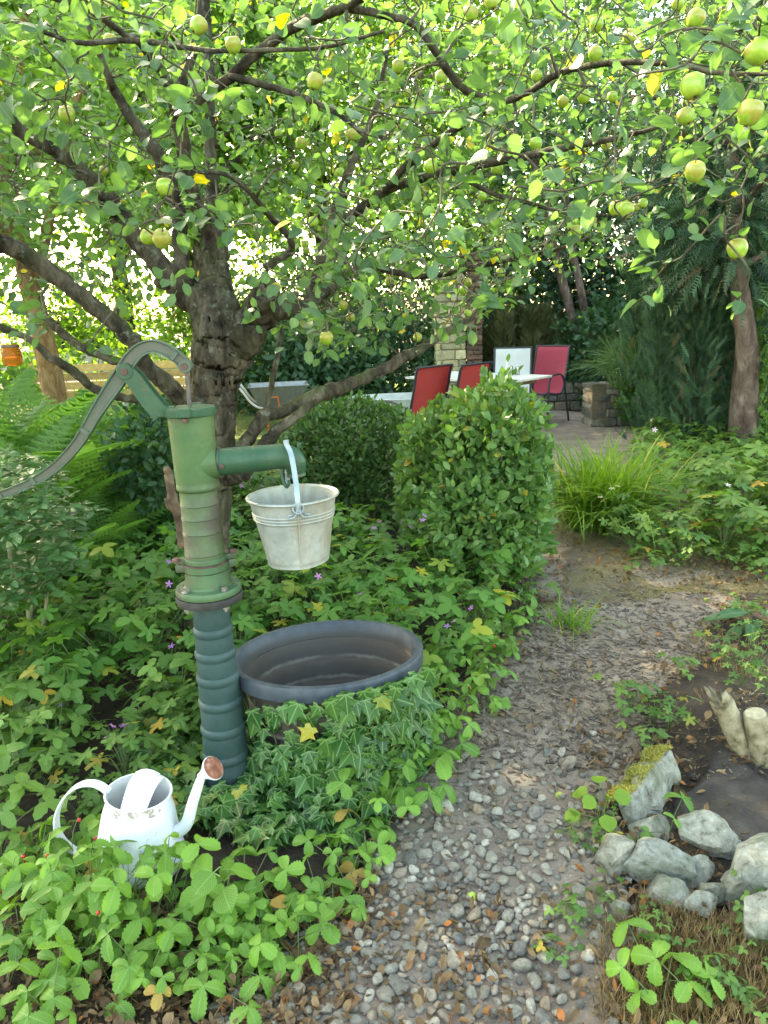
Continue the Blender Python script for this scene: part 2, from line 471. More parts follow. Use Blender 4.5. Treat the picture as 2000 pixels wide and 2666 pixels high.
def surf(name, stops, scale=8, detail=6, rough=(.5, .8), metal=0.0, spec=.4, bstr=.2, bscale=None, bdist=.004, obj_rand=0.0):
    n = NT(name); f = n.noise(scale, detail, .6)
    c = n.ramp(f, stops)
    if obj_rand:
        oi = n.n('ShaderNodeObjectInfo').outputs['Random']; at = n.n('ShaderNodeAttribute', attribute_name='rnd').outputs['Fac']
        rr = n.math('FRACT', n.math('ADD', oi, at))
        c = n.mix(1.0, c, n.ramp(rr, [(0, 1 - obj_rand), (1, 1 + obj_rand)]), 'MULTIPLY')
    rg = n.ramp(n.noise(scale * 2.3, 4), [(.3, rough[0]), (.7, rough[1])])
    nr = n.bump(n.noise(bscale or scale * 4, 6, .65), bstr, bdist)
    n.pbr(c, rg, metal, spec, nr); return n.m
GREEN_SPOT = (.55, .38, .02)
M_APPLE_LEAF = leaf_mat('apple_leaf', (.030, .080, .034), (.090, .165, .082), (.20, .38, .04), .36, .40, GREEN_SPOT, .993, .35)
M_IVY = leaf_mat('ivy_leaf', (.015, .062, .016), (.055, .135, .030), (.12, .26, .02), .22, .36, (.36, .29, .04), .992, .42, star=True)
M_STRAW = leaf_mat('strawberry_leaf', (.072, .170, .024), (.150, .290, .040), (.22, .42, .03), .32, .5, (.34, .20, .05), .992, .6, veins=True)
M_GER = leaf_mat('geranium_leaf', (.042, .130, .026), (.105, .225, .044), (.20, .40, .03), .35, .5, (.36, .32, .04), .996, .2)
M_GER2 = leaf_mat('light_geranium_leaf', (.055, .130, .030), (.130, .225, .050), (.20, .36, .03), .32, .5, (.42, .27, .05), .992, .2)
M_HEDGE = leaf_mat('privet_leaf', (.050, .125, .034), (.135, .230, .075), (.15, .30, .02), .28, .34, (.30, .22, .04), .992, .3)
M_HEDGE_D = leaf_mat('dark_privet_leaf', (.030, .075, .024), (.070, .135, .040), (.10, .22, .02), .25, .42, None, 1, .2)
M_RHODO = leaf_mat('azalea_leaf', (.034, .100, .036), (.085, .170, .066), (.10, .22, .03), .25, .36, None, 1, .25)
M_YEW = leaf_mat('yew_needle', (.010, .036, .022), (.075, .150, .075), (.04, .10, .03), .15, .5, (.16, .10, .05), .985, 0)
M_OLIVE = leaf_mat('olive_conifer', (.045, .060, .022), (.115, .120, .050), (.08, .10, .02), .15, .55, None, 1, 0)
M_FERN = leaf_mat('fern_frond', (.080, .185, .040), (.150, .270, .070), (.28, .46, .06), .45, .5, None, 1, 0)  # green lightened and more translucent, standing in for sun from behind
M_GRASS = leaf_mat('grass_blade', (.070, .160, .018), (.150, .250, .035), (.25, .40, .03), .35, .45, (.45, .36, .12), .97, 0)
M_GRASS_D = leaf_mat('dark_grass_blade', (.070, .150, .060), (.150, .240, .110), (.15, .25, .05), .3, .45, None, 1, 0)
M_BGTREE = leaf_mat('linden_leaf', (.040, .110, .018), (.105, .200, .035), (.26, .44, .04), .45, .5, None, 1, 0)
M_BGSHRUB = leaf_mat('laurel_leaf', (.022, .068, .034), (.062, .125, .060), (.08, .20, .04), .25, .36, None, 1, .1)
M_STRAWDRY = leaf_mat('dry_stalk', (.16, .095, .045), (.36, .26, .13), (.2, .14, .06), .12, .7, None, 1, 0)
M_LITTER = leaf_mat('dead_leaf', (.075, .042, .022), (.26, .17, .095), (.2, .12, .05), .12, .7, (.32, .12, .04), .95, 0)
M_PURPLE = leaf_mat('purple_petal', (.36, .13, .50), (.50, .24, .62), (.5, .25, .6), .3, .6, None, 1, 0)
M_PINK = leaf_mat('pale_pink_petal', (.62, .42, .55), (.80, .70, .76), (.7, .5, .6), .3, .6, None, 1, 0)

def bark(name, stops, moss=(.07, .09, .02), lichen=None, sc=14, mossamt=.5):
    n = NT(name); v = n.n('ShaderNodeMapping', i_Scale=(1, 1, .45)); n.link(n.co(), v.inputs[0]); vec = v.outputs[0]
    f = n.noise(sc, 8, .68, vec, .6); c = n.ramp(f, stops)
    geo = n.n('ShaderNodeNewGeometry'); sx = n.n('ShaderNodeSeparateXYZ'); n.link(geo.outputs['Normal'], sx.inputs[0])
    mk = n.math('MULTIPLY', n.ramp(n.noise(7, 5, .6), [(.45, 0), (.60, 1)]), n.ramp(sx.outputs[2], [(.3, .25), (.75, 1)]))
    c = n.mix(n.math('MULTIPLY', mk, mossamt), c, moss)
    if lichen: c = n.mix(n.math('MULTIPLY', n.ramp(n.noise(19, 9, .78), [(.56, 0), (.66, 1)]), .5), c, lichen)
    vo = n.n('ShaderNodeTexVoronoi'); vo.inputs['Scale'].default_value = sc * 2.2; n.link(vec, vo.inputs['Vector'])
    h = n.math('ADD', n.math('MULTIPLY', f, 1.2), n.math('MULTIPLY', vo.outputs['Distance'], .7))
    n.pbr(c, .9, 0, .2, n.bump(h, .9, .018)); return n.m
M_BARK = bark('apple_bark', [(.34, (.014, .011, .008)), (.5, (.056, .044, .030)), (.66, (.135, .110, .078))], lichen=(.26, .28, .22))
M_BARK_OR = bark('sunlit_bark', [(.3, (.10, .05, .02)), (.5, (.24, .14, .06)), (.7, (.36, .24, .12))], mossamt=.2)  # warm sunlight is put into this orange bark colour
M_BARK_RED = bark('cypress_bark', [(.35, (.045, .026, .020)), (.5, (.12, .078, .060)), (.65, (.23, .165, .13))], mossamt=.15, sc=7)
M_TWIG = surf('twig_bark', [(.3, (.035, .028, .018)), (.7, (.12, .10, .06))], 30, 3, (.7, .9), bstr=.1)
M_STEM = surf('green_stem', [(.3, (.06, .10, .03)), (.7, (.14, .17, .06))], 20, 3, (.6, .8), bstr=.05)
M_TANSTEM = surf('tan_stem', [(.3, (.16, .14, .08)), (.7, (.28, .25, .15))], 20, 3, (.6, .8), bstr=.05)
M_DEADWOOD = surf('weathered_wood', [(.35, (.045, .026, .016)), (.5, (.115, .068, .042)), (.65, (.20, .135, .085))], 12, 7, (.8, .95), bstr=.6, bdist=.01)

def painted(name, base, base2, stain, rust=(.12, .05, .03), stain_amt=.5, speck=.6, sc=7, lo=None, rough=(.32, .55)):
    n = NT(name); f = n.noise(sc, 5, .6)
    c = n.mix(n.ramp(f, [(.35, 0), (.65, 1)]), base, base2)
    mp = n.n('ShaderNodeMapping', i_Scale=(1, 1, .28)); n.link(n.co(), mp.inputs[0])
    st = n.ramp(n.noise(sc * 1.3, 6, .65, mp.outputs[0], .4), [(.50, 0), (.66, 1)])
    if lo is not None:      # worn band between two heights of the object
        sx = n.n('ShaderNodeSeparateXYZ'); n.link(n.co(), sx.inputs[0])
        zz = n.math('ADD', sx.outputs[2], n.math('MULTIPLY', n.math('SUBTRACT', f, .5), .10))
        bnd = n.ramp(n.math('DIVIDE', n.math('SUBTRACT', zz, lo[0]), lo[1] - lo[0]), [(0, 0), (.25, 1), (.7, 1), (1, 0)])
        st = n.math('MAXIMUM', n.math('MULTIPLY', st, .8), n.math('MULTIPLY', bnd, n.ramp(n.noise(9, 5), [(.35, .2), (.6, 1)])))
    c = n.mix(n.math('MULTIPLY', st, stain_amt), c, stain)
    sp = n.ramp(n.noise(75, 8, .8), [(.59, 0), (.64, 1)])
    c = n.mix(n.math('MULTIPLY', sp, speck), c, rust)
    h = n.math('ADD', n.noise(45, 5, .6), n.math('MULTIPLY', n.noise(sc, 3), 1.5))
    n.pbr(c, n.ramp(n.noise(18, 6, .7), [(.3, rough[0]), (.7, rough[1] + .15)]), 0, .4, n.bump(n.math('ADD', h, n.math('MULTIPLY', sp, -.5)), .35, .005)); return n.m
M_PUMP = painted('pump_green_paint', (.042, .105, .034), (.078, .132, .044), (.085, .058, .046), lo=(.78, 1.10), stain_amt=.8)
M_SPOUT = painted('pump_dark_green_paint', (.015, .062, .030), (.028, .085, .040), (.06, .09, .05), (.22, .07, .03), .35)
M_LEVER = painted('pump_lever_paint', (.060, .105, .066), (.092, .118, .078), (.10, .078, .062), (.10, .06, .04), .55)
M_LEVERW = painted('pump_lever_web', (.072, .086, .056), (.108, .108, .078), (.125, .095, .078), (.10, .06, .04), .7)
M_FLANGE = painted('pump_flange_paint', (.040, .100, .048), (.075, .135, .058), (.09, .052, .042), (.11, .045, .035), .75, .8)
M_COLUMN = painted('pump_column_paint', (.019, .047, .044), (.031, .063, .059), (.050, .062, .056), (.02, .04, .04), .4, .4, rough=(.4, .6))
M_RUST = surf('rusty_iron', [(.3, (.055, .030, .028)), (.55, (.14, .07, .055)), (.75, (.20, .12, .09))], 25, 6, (.7, .9), .2, bstr=.3)
M_PLATE = surf('dark_flange_iron', [(.3, (.020, .018, .018)), (.55, (.045, .040, .036)), (.75, (.075, .058, .048))], 25, 6, (.6, .85), .2, bstr=.3)
M_IRON = surf('dark_iron', [(.3, (.07, .06, .055)), (.7, (.17, .15, .135))], 22, 5, (.4, .65), .6, bstr=.15)
M_STEEL = surf('zinc_bolt', [(.3, (.42, .42, .42)), (.7, (.62, .62, .62))], 30, 3, (.25, .4), 1.0, bstr=.05)
def zinc():
    n = NT('galvanised_zinc'); f = n.noise(5, 6, .62); c = n.ramp(f, [(.28, (.22, .235, .215)), (.5, (.36, .37, .335)), (.75, (.47, .47, .42))])
    vo = n.n('ShaderNodeTexVoronoi'); vo.inputs['Scale'].default_value = 55; n.link(n.co(), vo.inputs['Vector'])
    c = n.mix(.25, c, n.ramp(vo.outputs['Color'], [(.2, .35), (.8, .65)]), 'OVERLAY')
    mp = n.n('ShaderNodeMapping', i_Scale=(1, 1, .22)); n.link(n.co(), mp.inputs[0])
    c = n.mix(n.math('MULTIPLY', n.ramp(n.noise(12, 7, .7, mp.outputs[0]), [(.48, 0), (.64, 1)]), .6), c, (.30, .235, .14))
    c = n.mix(n.math('MULTIPLY', n.ramp(n.noise(48, 5, .7), [(.62, 0), (.68, 1)]), .4), c, (.20, .16, .12))
    n.pbr(c, n.ramp(n.noise(20, 4), [(.3, .42), (.7, .62)]), .35, .5, n.bump(n.noise(14, 5), .25, .006)); return n.m
M_ZINC = zinc()
M_BAIL = surf('pale_blue_iron', [(.3, (.22, .28, .32)), (.7, (.36, .42, .45))], 18, 5, (.35, .5), .3, bstr=.1)
def enamel():
    n = NT('white_enamel'); f = n.noise(6, 5); c = n.mix(n.ramp(f, [(.4, 0), (.7, 1)]), (.68, .68, .67), (.56, .59, .62))
    c = n.mix(n.math('MULTIPLY', n.ramp(n.noise(9, 4, .5), [(.66, 0), (.70, 1)]), .5), c, (.42, .56, .70))
    c = n.mix(n.math('MULTIPLY', n.ramp(n.noise(42, 8, .8), [(.60, 0), (.64, 1)]), .8), c, (.26, .20, .17))
    n.pbr(c, n.ramp(f, [(.3, .28), (.7, .45)]), 0, .5, n.bump(n.noise(16, 5), .12, .004)); return n.m
M_WHITE = enamel()
M_WORN = surf('worn_white_paint', [(.42, (.34, .27, .24)), (.50, (.55, .48, .45)), (.56, (.80, .79, .77))], 60, 5, (.4, .7), 0, bstr=.2)
M_ROSE = surf('rusted_rose', [(.35, (.12, .04, .022)), (.6, (.26, .09, .05)), (.78, (.50, .40, .35))], 40, 5, (.7, .9), .1, bstr=.4)
def tubmat():
    n = NT('black_plastic'); f = n.noise(6, 5); c = n.ramp(f, [(.3, (.011, .015, .019)), (.7, (.024, .031, .037))])
    sx = n.n('ShaderNodeSeparateXYZ'); n.link(n.co(), sx.inputs[0])
    rr = n.math('SQRT', n.math('ADD', n.math('POWER', sx.outputs[0], 2.0), n.math('POWER', sx.outputs[1], 2.0)))
    inside = n.ramp(rr, [(.315, 1), (.322, 0)])
    zz = n.math('ADD', sx.outputs[2], n.math('MULTIPLY', n.noise(14, 4), .05))
    band = n.ramp(n.math('MULTIPLY', zz, 2.2), [(.10, 0.), (.30, .15), (.42, .10), (.455, .75), (.50, .25), (.60, .55), (.65, .85), (.69, .35), (.80, .55), (.93, .25)])
    c = n.mix(n.math('MULTIPLY', n.math('MULTIPLY', inside, band), .85), c, (.135, .100, .070))
    for z0 in (.13, .205, .285):      # pale water lines
        ln = n.ramp(n.math('ABSOLUTE', n.math('SUBTRACT', n.math('ADD', sx.outputs[2], n.math('MULTIPLY', n.math('SUBTRACT', n.noise(22, 6, .7), .5), .022)), z0)), [(.002, 1), (.009, 0)])
        c = n.mix(n.math('MULTIPLY', n.math('MULTIPLY', ln, inside), n.ramp(n.noise(9, 4), [(.35, .1), (.6, .85)])), c, (.20, .175, .14))
    c = n.mix(n.math('MULTIPLY', n.ramp(rr, [(.296, 0), (.302, 1)]), n.ramp(sx.outputs[2], [(.345, 0), (.356, 1)])), c, n.ramp(n.noise(30, 5), [(.3, (.030, .038, .050)), (.7, (.055, .066, .080))]))
    n.pbr(c, .5, 0, .4, n.bump(n.noise(40, 5), .12, .004)); return n.m
M_TUB = tubmat()
def stonemat(name, stops, moss=.5, sc=30, var=1.0, mossc=(.10, .12, .045)):
    n = NT(name); n.world = True; f = n.noise(sc, 8, .68, None, .4); c = n.ramp(f, stops)
    oi = n.n('ShaderNodeObjectInfo').outputs['Random']; at = n.n('ShaderNodeAttribute', attribute_name='rnd').outputs['Fac']
    rr = n.math('FRACT', n.math('ADD', oi, at))
    c = n.mix(1.0, c, n.ramp(rr, [(0, (.50, .52, .54)), (.35, (.80, .79, .76)), (.6, (1.05, 1.02, .96)), (.78, (.98, .78, .62)), (.84, (1.15, 1.12, 1.05)), (1, (1.45, 1.43, 1.38))]), 'MULTIPLY') if var == 1 else n.mix(1.0, c, n.ramp(rr, [(0, (.85, .88, .88)), (.5, (1.05, 1.02, .96)), (1, (1.2, 1.18, 1.12))]), 'MULTIPLY')
    c = n.mix(n.math('MULTIPLY', n.ramp(n.noise(8, 6, .65), [(.50, 0), (.64, 1)]), moss), c, mossc)
    c = n.mix(n.math('MULTIPLY', n.ramp(n.noise(190, 4, .7), [(.60, 0), (.68, 1)]), .55), c, (.06, .055, .05))
    n.pbr(c, .85, 0, .3, n.bump(n.noise(sc * 2.2, 10, .75), .9, .02)); return n.m
M_STONE = stonemat('limestone', [(.32, (.075, .073, .058)), (.43, (.26, .25, .205)), (.58, (.39, .38, .33)), (.75, (.56, .55, .50))], moss=.55, var=.5)
M_PEBBLE = stonemat('pebble', [(.28, (.24, .208, .170)), (.5, (.42, .370, .305)), (.72, (.58, .525, .445))], moss=.10, sc=70)
M_WALLST = stonemat('wall_stone', [(.25, (.10, .095, .08)), (.5, (.22, .20, .17)), (.75, (.36, .34, .30))])
M_PALEST = stonemat('pale_plaster_stone', [(.25, (.34, .30, .16)), (.5, (.52, .46, .28)), (.75, (.66, .60, .42))], moss=.4)
M_BRICK = stonemat('brown_brick', [(.25, (.10, .055, .04)), (.5, (.17, .095, .07)), (.75, (.25, .16, .12))], moss=.2, sc=14)
M_MOSS = surf('moss', [(.3, (.075, .090, .018)), (.5, (.19, .19, .040)), (.7, (.34, .31, .10))], 40, 7, (.9, 1), 0, bstr=1.0, bscale=90, bdist=.02)
M_CUTWOOD = surf('pale_cut_wood', [(.36, (.075, .055, .030)), (.48, (.22, .175, .10)), (.66, (.36, .30, .19))], 22, 7, (.7, .9), 0, bstr=.6, bdist=.008)
M_CHIP = surf('bark_chip', [(.3, (.070, .049, .036)), (.7, (.215, .160, .120))], 30, 4, (.8, .95), 0, bstr=.3, obj_rand=.6)
def soil(name, stops, sc=5, extra=None, bstr=.9):
    n = NT(name); f = n.noise(sc, 10, .72); c = n.ramp(f, stops)
    if extra:
        k = n.ramp(n.noise(1.6, 4, .6), [(.42, 0), (.60, 1)]); c = n.mix(n.math('MULTIPLY', k, .8), c, n.ramp(n.noise(70, 5, .7), extra))
    c = n.mix(n.math('MULTIPLY', n.ramp(n.noise(130, 4, .7), [(.64, 0), (.70, 1)]), .4), c, (.34, .28, .22))
    h = n.math('ADD', n.noise(38, 8, .72), n.math('MULTIPLY', n.noise(9, 4), 1.4))
    n.pbr(c, .95, 0, .15, n.bump(h, bstr, .02)); return n.m
M_SOIL = soil('bed_soil', [(.3, (.030, .022, .016)), (.55, (.075, .055, .042)), (.75, (.14, .105, .080))])
M_PATH = soil('path_earth', [(.3, (.165, .120, .088)), (.5, (.270, .208, .160)), (.7, (.38, .308, .245))])
M_MOSSG = soil('mossy_earth', [(.3, (.090, .072, .058)), (.55, (.165, .130, .100)), (.75, (.24, .195, .155))], extra=[(.35, (.10, .085, .025)), (.5, (.20, .165, .055)), (.66, (.33, .26, .12))])
M_LAWN = soil('lawn_turf', [(.3, (.045, .070, .018)), (.5, (.11, .14, .035)), (.7, (.26, .23, .10))], 9, extra=[(.35, (.05, .085, .015)), (.5, (.11, .16, .035)), (.66, (.22, .23, .07))])
M_DARKSOIL = soil('dug_soil', [(.3, (.030, .025, .022)), (.55, (.072, .060, .051)), (.75, (.14, .12, .10))])
def appleskin():
    n = NT('apple_skin'); sx = n.n('ShaderNodeSeparateXYZ'); n.link(n.co(), sx.inputs[0])
    oi = n.n('ShaderNodeObjectInfo').outputs['Random']
    g = n.ramp(n.noise(60, 4), [(.35, (.22, .38, .035)), (.65, (.38, .50, .07))])
    k = n.math('ADD', n.math('MULTIPLY', sx.outputs[2], 18.0), n.math('ADD', n.math('MULTIPLY', n.noise(35, 4), .9), n.math('MULTIPLY', oi, .7)))
    c = n.mix(n.math('MULTIPLY', n.ramp(k, [(.85, 0), (1.15, 1)]), .5), g, (.36, .18, .05))
    c = n.mix(n.math('MULTIPLY', n.ramp(n.noise(240, 2), [(.68, 0), (.72, 1)]), .6), c, (.14, .12, .04))
    n.pbr(c, .32, 0, .5); return n.m
M_APPLE = appleskin()
def plain(name, c, rough=.5, metal=0.0, spec=.5, var=.15, sc=20):
    return surf(name, [(.3, tuple(v * (1 - var) for v in c)), (.7, tuple(min(1, v * (1 + var)) for v in c))], sc, 4, (rough * .85, min(1, rough * 1.15)), metal, spec, .05)
def fabric(name, c):
    n = NT(name); wv = n.n('ShaderNodeTexWave', wave_type='BANDS', bands_direction='Z'); wv.inputs['Scale'].default_value = 160; n.link(n.co(), wv.inputs[0])
    cc = n.mix(n.math('MULTIPLY', n.ramp(n.noise(5, 5), [(.35, 0), (.7, 1)]), .35), c, tuple(v * .65 for v in c))
    b = n.pbr(cc, .75, 0, .3, n.bump(wv.outputs[0], .15, .002), final=False)
    tr = n.n('ShaderNodeBsdfTranslucent'); n.link(cc, tr.inputs[0]); mx = n.n('ShaderNodeMixShader'); mx.inputs[0].default_value = .25
    n.link(b.outputs[0], mx.inputs[1]); n.link(tr.outputs[0], mx.inputs[2]); n.link(mx.outputs[0], n.out.inputs[0]); return n.m
M_RED = fabric('red_mesh_fabric', (.42, .050, .045)); M_RED2 = fabric('raspberry_mesh_fabric', (.50, .070, .105)); M_WHITEF = fabric('white_mesh_fabric', (.74, .76, .74))
M_FRAME = plain('black_tube', (.018, .020, .028), .4)
M_TABLE = surf('grey_table_wood', [(.3, (.44, .41, .36)), (.7, (.64, .61, .55))], 14, 6, (.6, .8), 0, bstr=.2, obj_rand=.12)
M_TLEG = surf('brown_table_wood', [(.3, (.12, .075, .045)), (.7, (.22, .14, .085))], 14, 6, (.6, .8), 0, bstr=.2)
M_FENCE = surf('fence_wood', [(.3, (.34, .20, .06)), (.7, (.52, .34, .12))], 16, 6, (.7, .9), 0, bstr=.3, obj_rand=.2)
M_BARROW = plain('barrow_steel', (.26, .26, .25), .4, .6); M_ORANGE = plain('orange_tube', (.62, .14, .02), .45); M_GRIP = plain('pale_barrow_arm', (.62, .58, .52), .5)
M_RUBBER = plain('black_rubber', (.02, .02, .02), .7); M_OLDTUB = surf('old_zinc_bath', [(.3, (.36, .38, .34)), (.7, (.60, .61, .56))], 6, 6, (.5, .7), .2, bstr=.15)
M_CARP = plain('silver_car_paint', (.50, .52, .54), .3, .3); M_CARG = plain('car_glass', (.02, .03, .03), .08, 0, .6)
M_BERRY = plain('strawberry_red', (.45, .015, .015), .35, 0, .5)
def amber():
    n = NT('amber_glass'); b = n.pbr((.85, .36, .04), .12, 0, .5, final=False); b.inputs['Transmission Weight'].default_value = .75
    n.link(b.outputs[0], n.out.inputs[0]); return n.m
M_AMBER = amber()
# ------------------------------------------------------------------ ground, path, lawn
def axis(lo, hi, step, far):
    d = np.arange(lo, hi + 1e-6, step)
    o = np.array([.4, 1, 2.2, 4.5, 9, 18, 40, 90, 200, far])
    return np.concatenate([lo - o[::-1], d, hi + o])
gx, gy = axis(-6, 6, .07, 500), axis(.4, 14, .07, 500)
X, Y = np.meshgrid(gx, gy)
V = np.stack([X, Y, np.where((abs(X) < 7) & (Y < 15) & (Y > 0), gz(X, Y), 0)], -1).reshape(-1, 3)
nx = len(gx); i = np.arange(len(gy) - 1)[:, None] * nx; j = np.arange(nx - 1)[None]
setting(obj('ground', np_mesh('ground', V, quads(np.stack([i + j, i + j + 1, i + nx + j + 1, i + nx + j], -1).reshape(-1, 4)), mat=M_SOIL)))
def seg_dist(P, line):
    """distance to a polyline and interpolated half width; line rows are x, y, hw"""
    best = np.full(len(P), 1e9)
    for a, b in zip(line[:-1], line[1:]):
        d = b[:2] - a[:2]; t = np.clip(((P - a[:2]) @ d) / (d @ d), 0, 1)
        q = np.linalg.norm(P - a[:2] - t[:, None] * d, axis=1) / (a[2] + t * (b[2] - a[2]))
        best = np.minimum(best, q)
    return best
def wob(x, y, s=1.0):
    return .10 * np.sin(5.1 * x * s + 1.1 * y) + .08 * np.sin(11 * y * s - 3 * x) + .06 * np.sin(17 * x + 13 * y)
def sheet(name, mask, dz, mat, x0, x1, y0, y1, step=.035, clod=0.0):
    xs, ys = np.arange(x0, x1, step), np.arange(y0, y1, step)
    X, Y = np.meshgrid(xs, ys); m = mask(X.ravel(), Y.ravel()).reshape(X.shape)
    # sink the rim just below the ground so the edge feathers in
    Z = gz(X, Y) + np.clip(dz * (1 - m) * 6, -.006, dz)
    if clod:      # broken clods: several sizes of smoothed random relief
        for w_, a_ in ((2, .35), (5, 1.0), (11, 1.6)):
            q = rng.normal(size=Z.shape)
            for _ in range(2):
                q = sum(np.roll(q, d, 0) for d in range(-w_, w_ + 1)) / (2 * w_ + 1); q = sum(np.roll(q, d, 1) for d in range(-w_, w_ + 1)) / (2 * w_ + 1)
            Z = Z + clod * a_ * q / q.std() * np.clip(1.15 - m, 0, 1)
    keep = (m < 1.06); cells = keep[:-1, :-1] & keep[1:, :-1] & keep[:-1, 1:] & keep[1:, 1:]
    ii, jj = np.nonzero(cells); n = len(xs); a = ii * n + jj
    Q = np.stack([a, a + 1, a + n + 1, a + n], -1)
    V = np.stack([X, Y, Z], -1).reshape(-1, 3); used, inv = np.unique(Q, return_inverse=True)
    return setting(obj(name, np_mesh(name, V[used], quads(inv.reshape(-1, 4)), mat=mat)))
PATH = np.array([(.02, .8, .52), (.08, 1.4, .42), (.20, 1.75, .36), (.36, 2.15, .33), (.68, 2.75, .36), (1.02, 3.40, .40), (1.45, 4.3, .62), (1.70, 5.2, .60), (2.0, 6.5, .60), (2.2, 8, .9), (2.5, 10, 1.5)])
pathm = lambda x, y: seg_dist(np.stack([x, y], 1), PATH) + wob(x, y)
sheet('garden_path', pathm, .011, M_PATH, -1.0, 4.6, .5, 11.6, .025, .0010)
MOSSL = np.array([(1.2, 4.05, .30), (1.7, 4.5, .62), (2.6, 4.75, .75), (3.4, 4.9, .6)])
mossm = lambda x, y: seg_dist(np.stack([x, y], 1), MOSSL) + wob(x, y, .8)
sheet('mossy_earth', mossm, .017, M_MOSSG, .6, 4.2, 3.2, 5.8, .025, .0022)
LAWN = np.array([(-1.4, 6.6, .9), (-1.2, 9, 1.8), (-.5, 12, 3.2), (-.5, 14, 3.4)])
lawnm = lambda x, y: seg_dist(np.stack([x, y], 1), LAWN) + wob(x, y, .6)
sheet('lawn', lawnm, .010, M_LAWN, -4.5, 3.2, 5.2, 17.5, .06)
DUG = np.array([(1.02, 2.05, .16), (1.22, 2.2, .20), (1.45, 2.3, .22)])
dugm = lambda x, y: seg_dist(np.stack([x, y], 1), DUG) + wob(x, y, 1.2)
sheet('dug_earth', dugm, .026, M_DARKSOIL, .6, 1.9, 1.6, 2.8, .008, .0075)

# ------------------------------------------------------------------ hand pump
PB = G(600, 2066); PY = PB.y
PT = A(494, 1062, PY)
pump = thing('hand_pump', 'tall green cast iron hand pump with long curved lever on ribbed column', 'pump', PB)
ax = (PT - PB); PL = ax.length; AM = align(ax)
def ph(py):                                  # height along the pump axis of a picture row
    lo, hi = -.1, 1.6
    for _ in range(40):
        m = (lo + hi) / 2; y = proj(np.array(PB + ax * (m / PL)))[1][0]
        if y > py: lo = m
        else: hi = m
    return lo
def pr(py, hw): return hw * mpp(PB + ax * (ph(py) / PL))
def pumplathe(rows, seg=56): return lathe([(pr(y, h), ph(y)) for y, h in rows], seg, AM)
# ribbed tapering column with rolled rings
rows = [(2100, 61)]
rings = [2036, 1958, 1889, 1822, 1759, 1697, 1637]
def chw(y): return np.interp(y, [1540, 1640, 1760, 1830, 1900, 1960, 2036, 2100], [45, 48, 52, 53.5, 55, 56.5, 60, 63])
for ry in rings:
    rows += [(ry + 14, chw(ry + 14)), (ry + 11, chw(ry + 11) - .4), (ry + 9, chw(ry) + 1.4), (ry + 5, chw(ry) + 3.2), (ry, chw(ry) + 3.7), (ry - 5, chw(ry) + 3.0), (ry - 9, chw(ry) + .8), (ry - 11, chw(ry - 11) - 1.0), (ry - 14, chw(ry - 14))]
rows += [(1552, 45)]
Acc().add(*pumplathe(rows)).build('column', M_COLUMN, pump, 50)
fr = [(1560, 0), (1560, 84), (1556, 85.5), (1545, 85.5), (1541, 84), (1541, 0)]
Acc().add(*pumplathe(fr)).build('base_plate', M_PLATE, pump)
Acc().add(*pumplathe([(1539, 0), (1539, 83), (1536, 84.5), (1527, 84.5), (1522, 82), (1520, 62), (1516, 58), (1482, 56), (1481, 0)])).build('base_flange', M_FLANGE, pump)
def earplate(y0, y1, hw, ear):
    th = np.linspace(0, 2 * math.pi, 64, endpoint=False)
    r = np.maximum(hw, ear * np.exp(-(np.sin(th - .25) / .28) ** 2)) 
    a = Acc()
    for k in (0,):
        lo, hi = ph(y0), ph(y1); s = mpp(PB + ax * (lo / PL)); rr = r * s
        ring = lambda z, f: np.stack([np.cos(th) * rr * f, np.sin(th) * rr * f, np.full(64, z)], 1)
        V = np.vstack([ring(lo, .96), ring(lo + .003, 1), ring(hi - .003, 1), ring(hi, .96), [[0, 0, lo]], [[0, 0, hi]]])
        T = []
        for q in range(3):
            j = np.arange(64); j2 = (j + 1) % 64
            T.append(quads(np.stack([q * 64 + j, q * 64 + j2, q * 64 + 64 + j2, q * 64 + 64 + j], 1)))
        T.append(np.stack([np.full(64, 256), j2, j], 1)); T.append(np.stack([np.full(64, 257), 192 + j, 192 + j2], 1))
        a.add(xf(V, AM), np.concatenate(T))
    return a
earplate(1481, 1462, 58, 80).build('lower_clamp', M_FLANGE, pump)
earplate(1460, 1446, 55, 82).build('upper_clamp', M_FLANGE, pump)
Acc().add(*pumplathe([(1462, 0), (1462, 59), (1459, 59), (1459, 0)])).build('gasket', M_RUST, pump)
cyl = [(1448, 51)]
for ry in (1437, 1383, 1346, 1311): cyl += [(ry + 3, np.interp(ry, [1290, 1448], [49, 51])), (ry + 1.5, np.interp(ry, [1290, 1448], [47.8, 49.8])), (ry - 1, np.interp(ry, [1290, 1448], [50, 52])), (ry - 3, np.interp(ry, [1290, 1448], [49, 50.8]))]
cyl += [(1275, 49), (1272, 53.5), (1268, 55.5), (1262, 55.5), (1258, 54), (1250, 54.5), (1200, 56), (1086, 58.5), (1080, 58.5), (1080, 0)]
Acc().add(*pumplathe(cyl)).build('cylinder', M_PUMP, pump, 30)
cap = Acc().add(*pumplathe([(1081, 0), (1081, 64), (1079, 66), (1063, 67), (1060, 65), (1059, 54), (1058, 0)]))
capo = cap.build('cap', M_SPOUT, pump)
for sgn in (-1, 1):
    ca = Acc()
    p = PB + ax * (ph(1068) / PL); s = mpp(p)
    ca.add(*box(Vector((.06 * 0, -66 * s, 0)) + (p - PB) if sgn < 0 else Vector((0, 66 * s, 0)) + (p - PB), (.040, .020, .026), None, .003)); ca.build('cap_lug', M_SPOUT, pump)
for y, x in ((1086, 497),):
    Acc().add(*lathe([(0, -.006), (.009, -.006), (.010, 0), (.008, .005), (0, .006)], 6, T4(A(x, y, PY) - PB + Vector((0, -.071, 0))))).build('cap_bolt', M_RUST, pump)
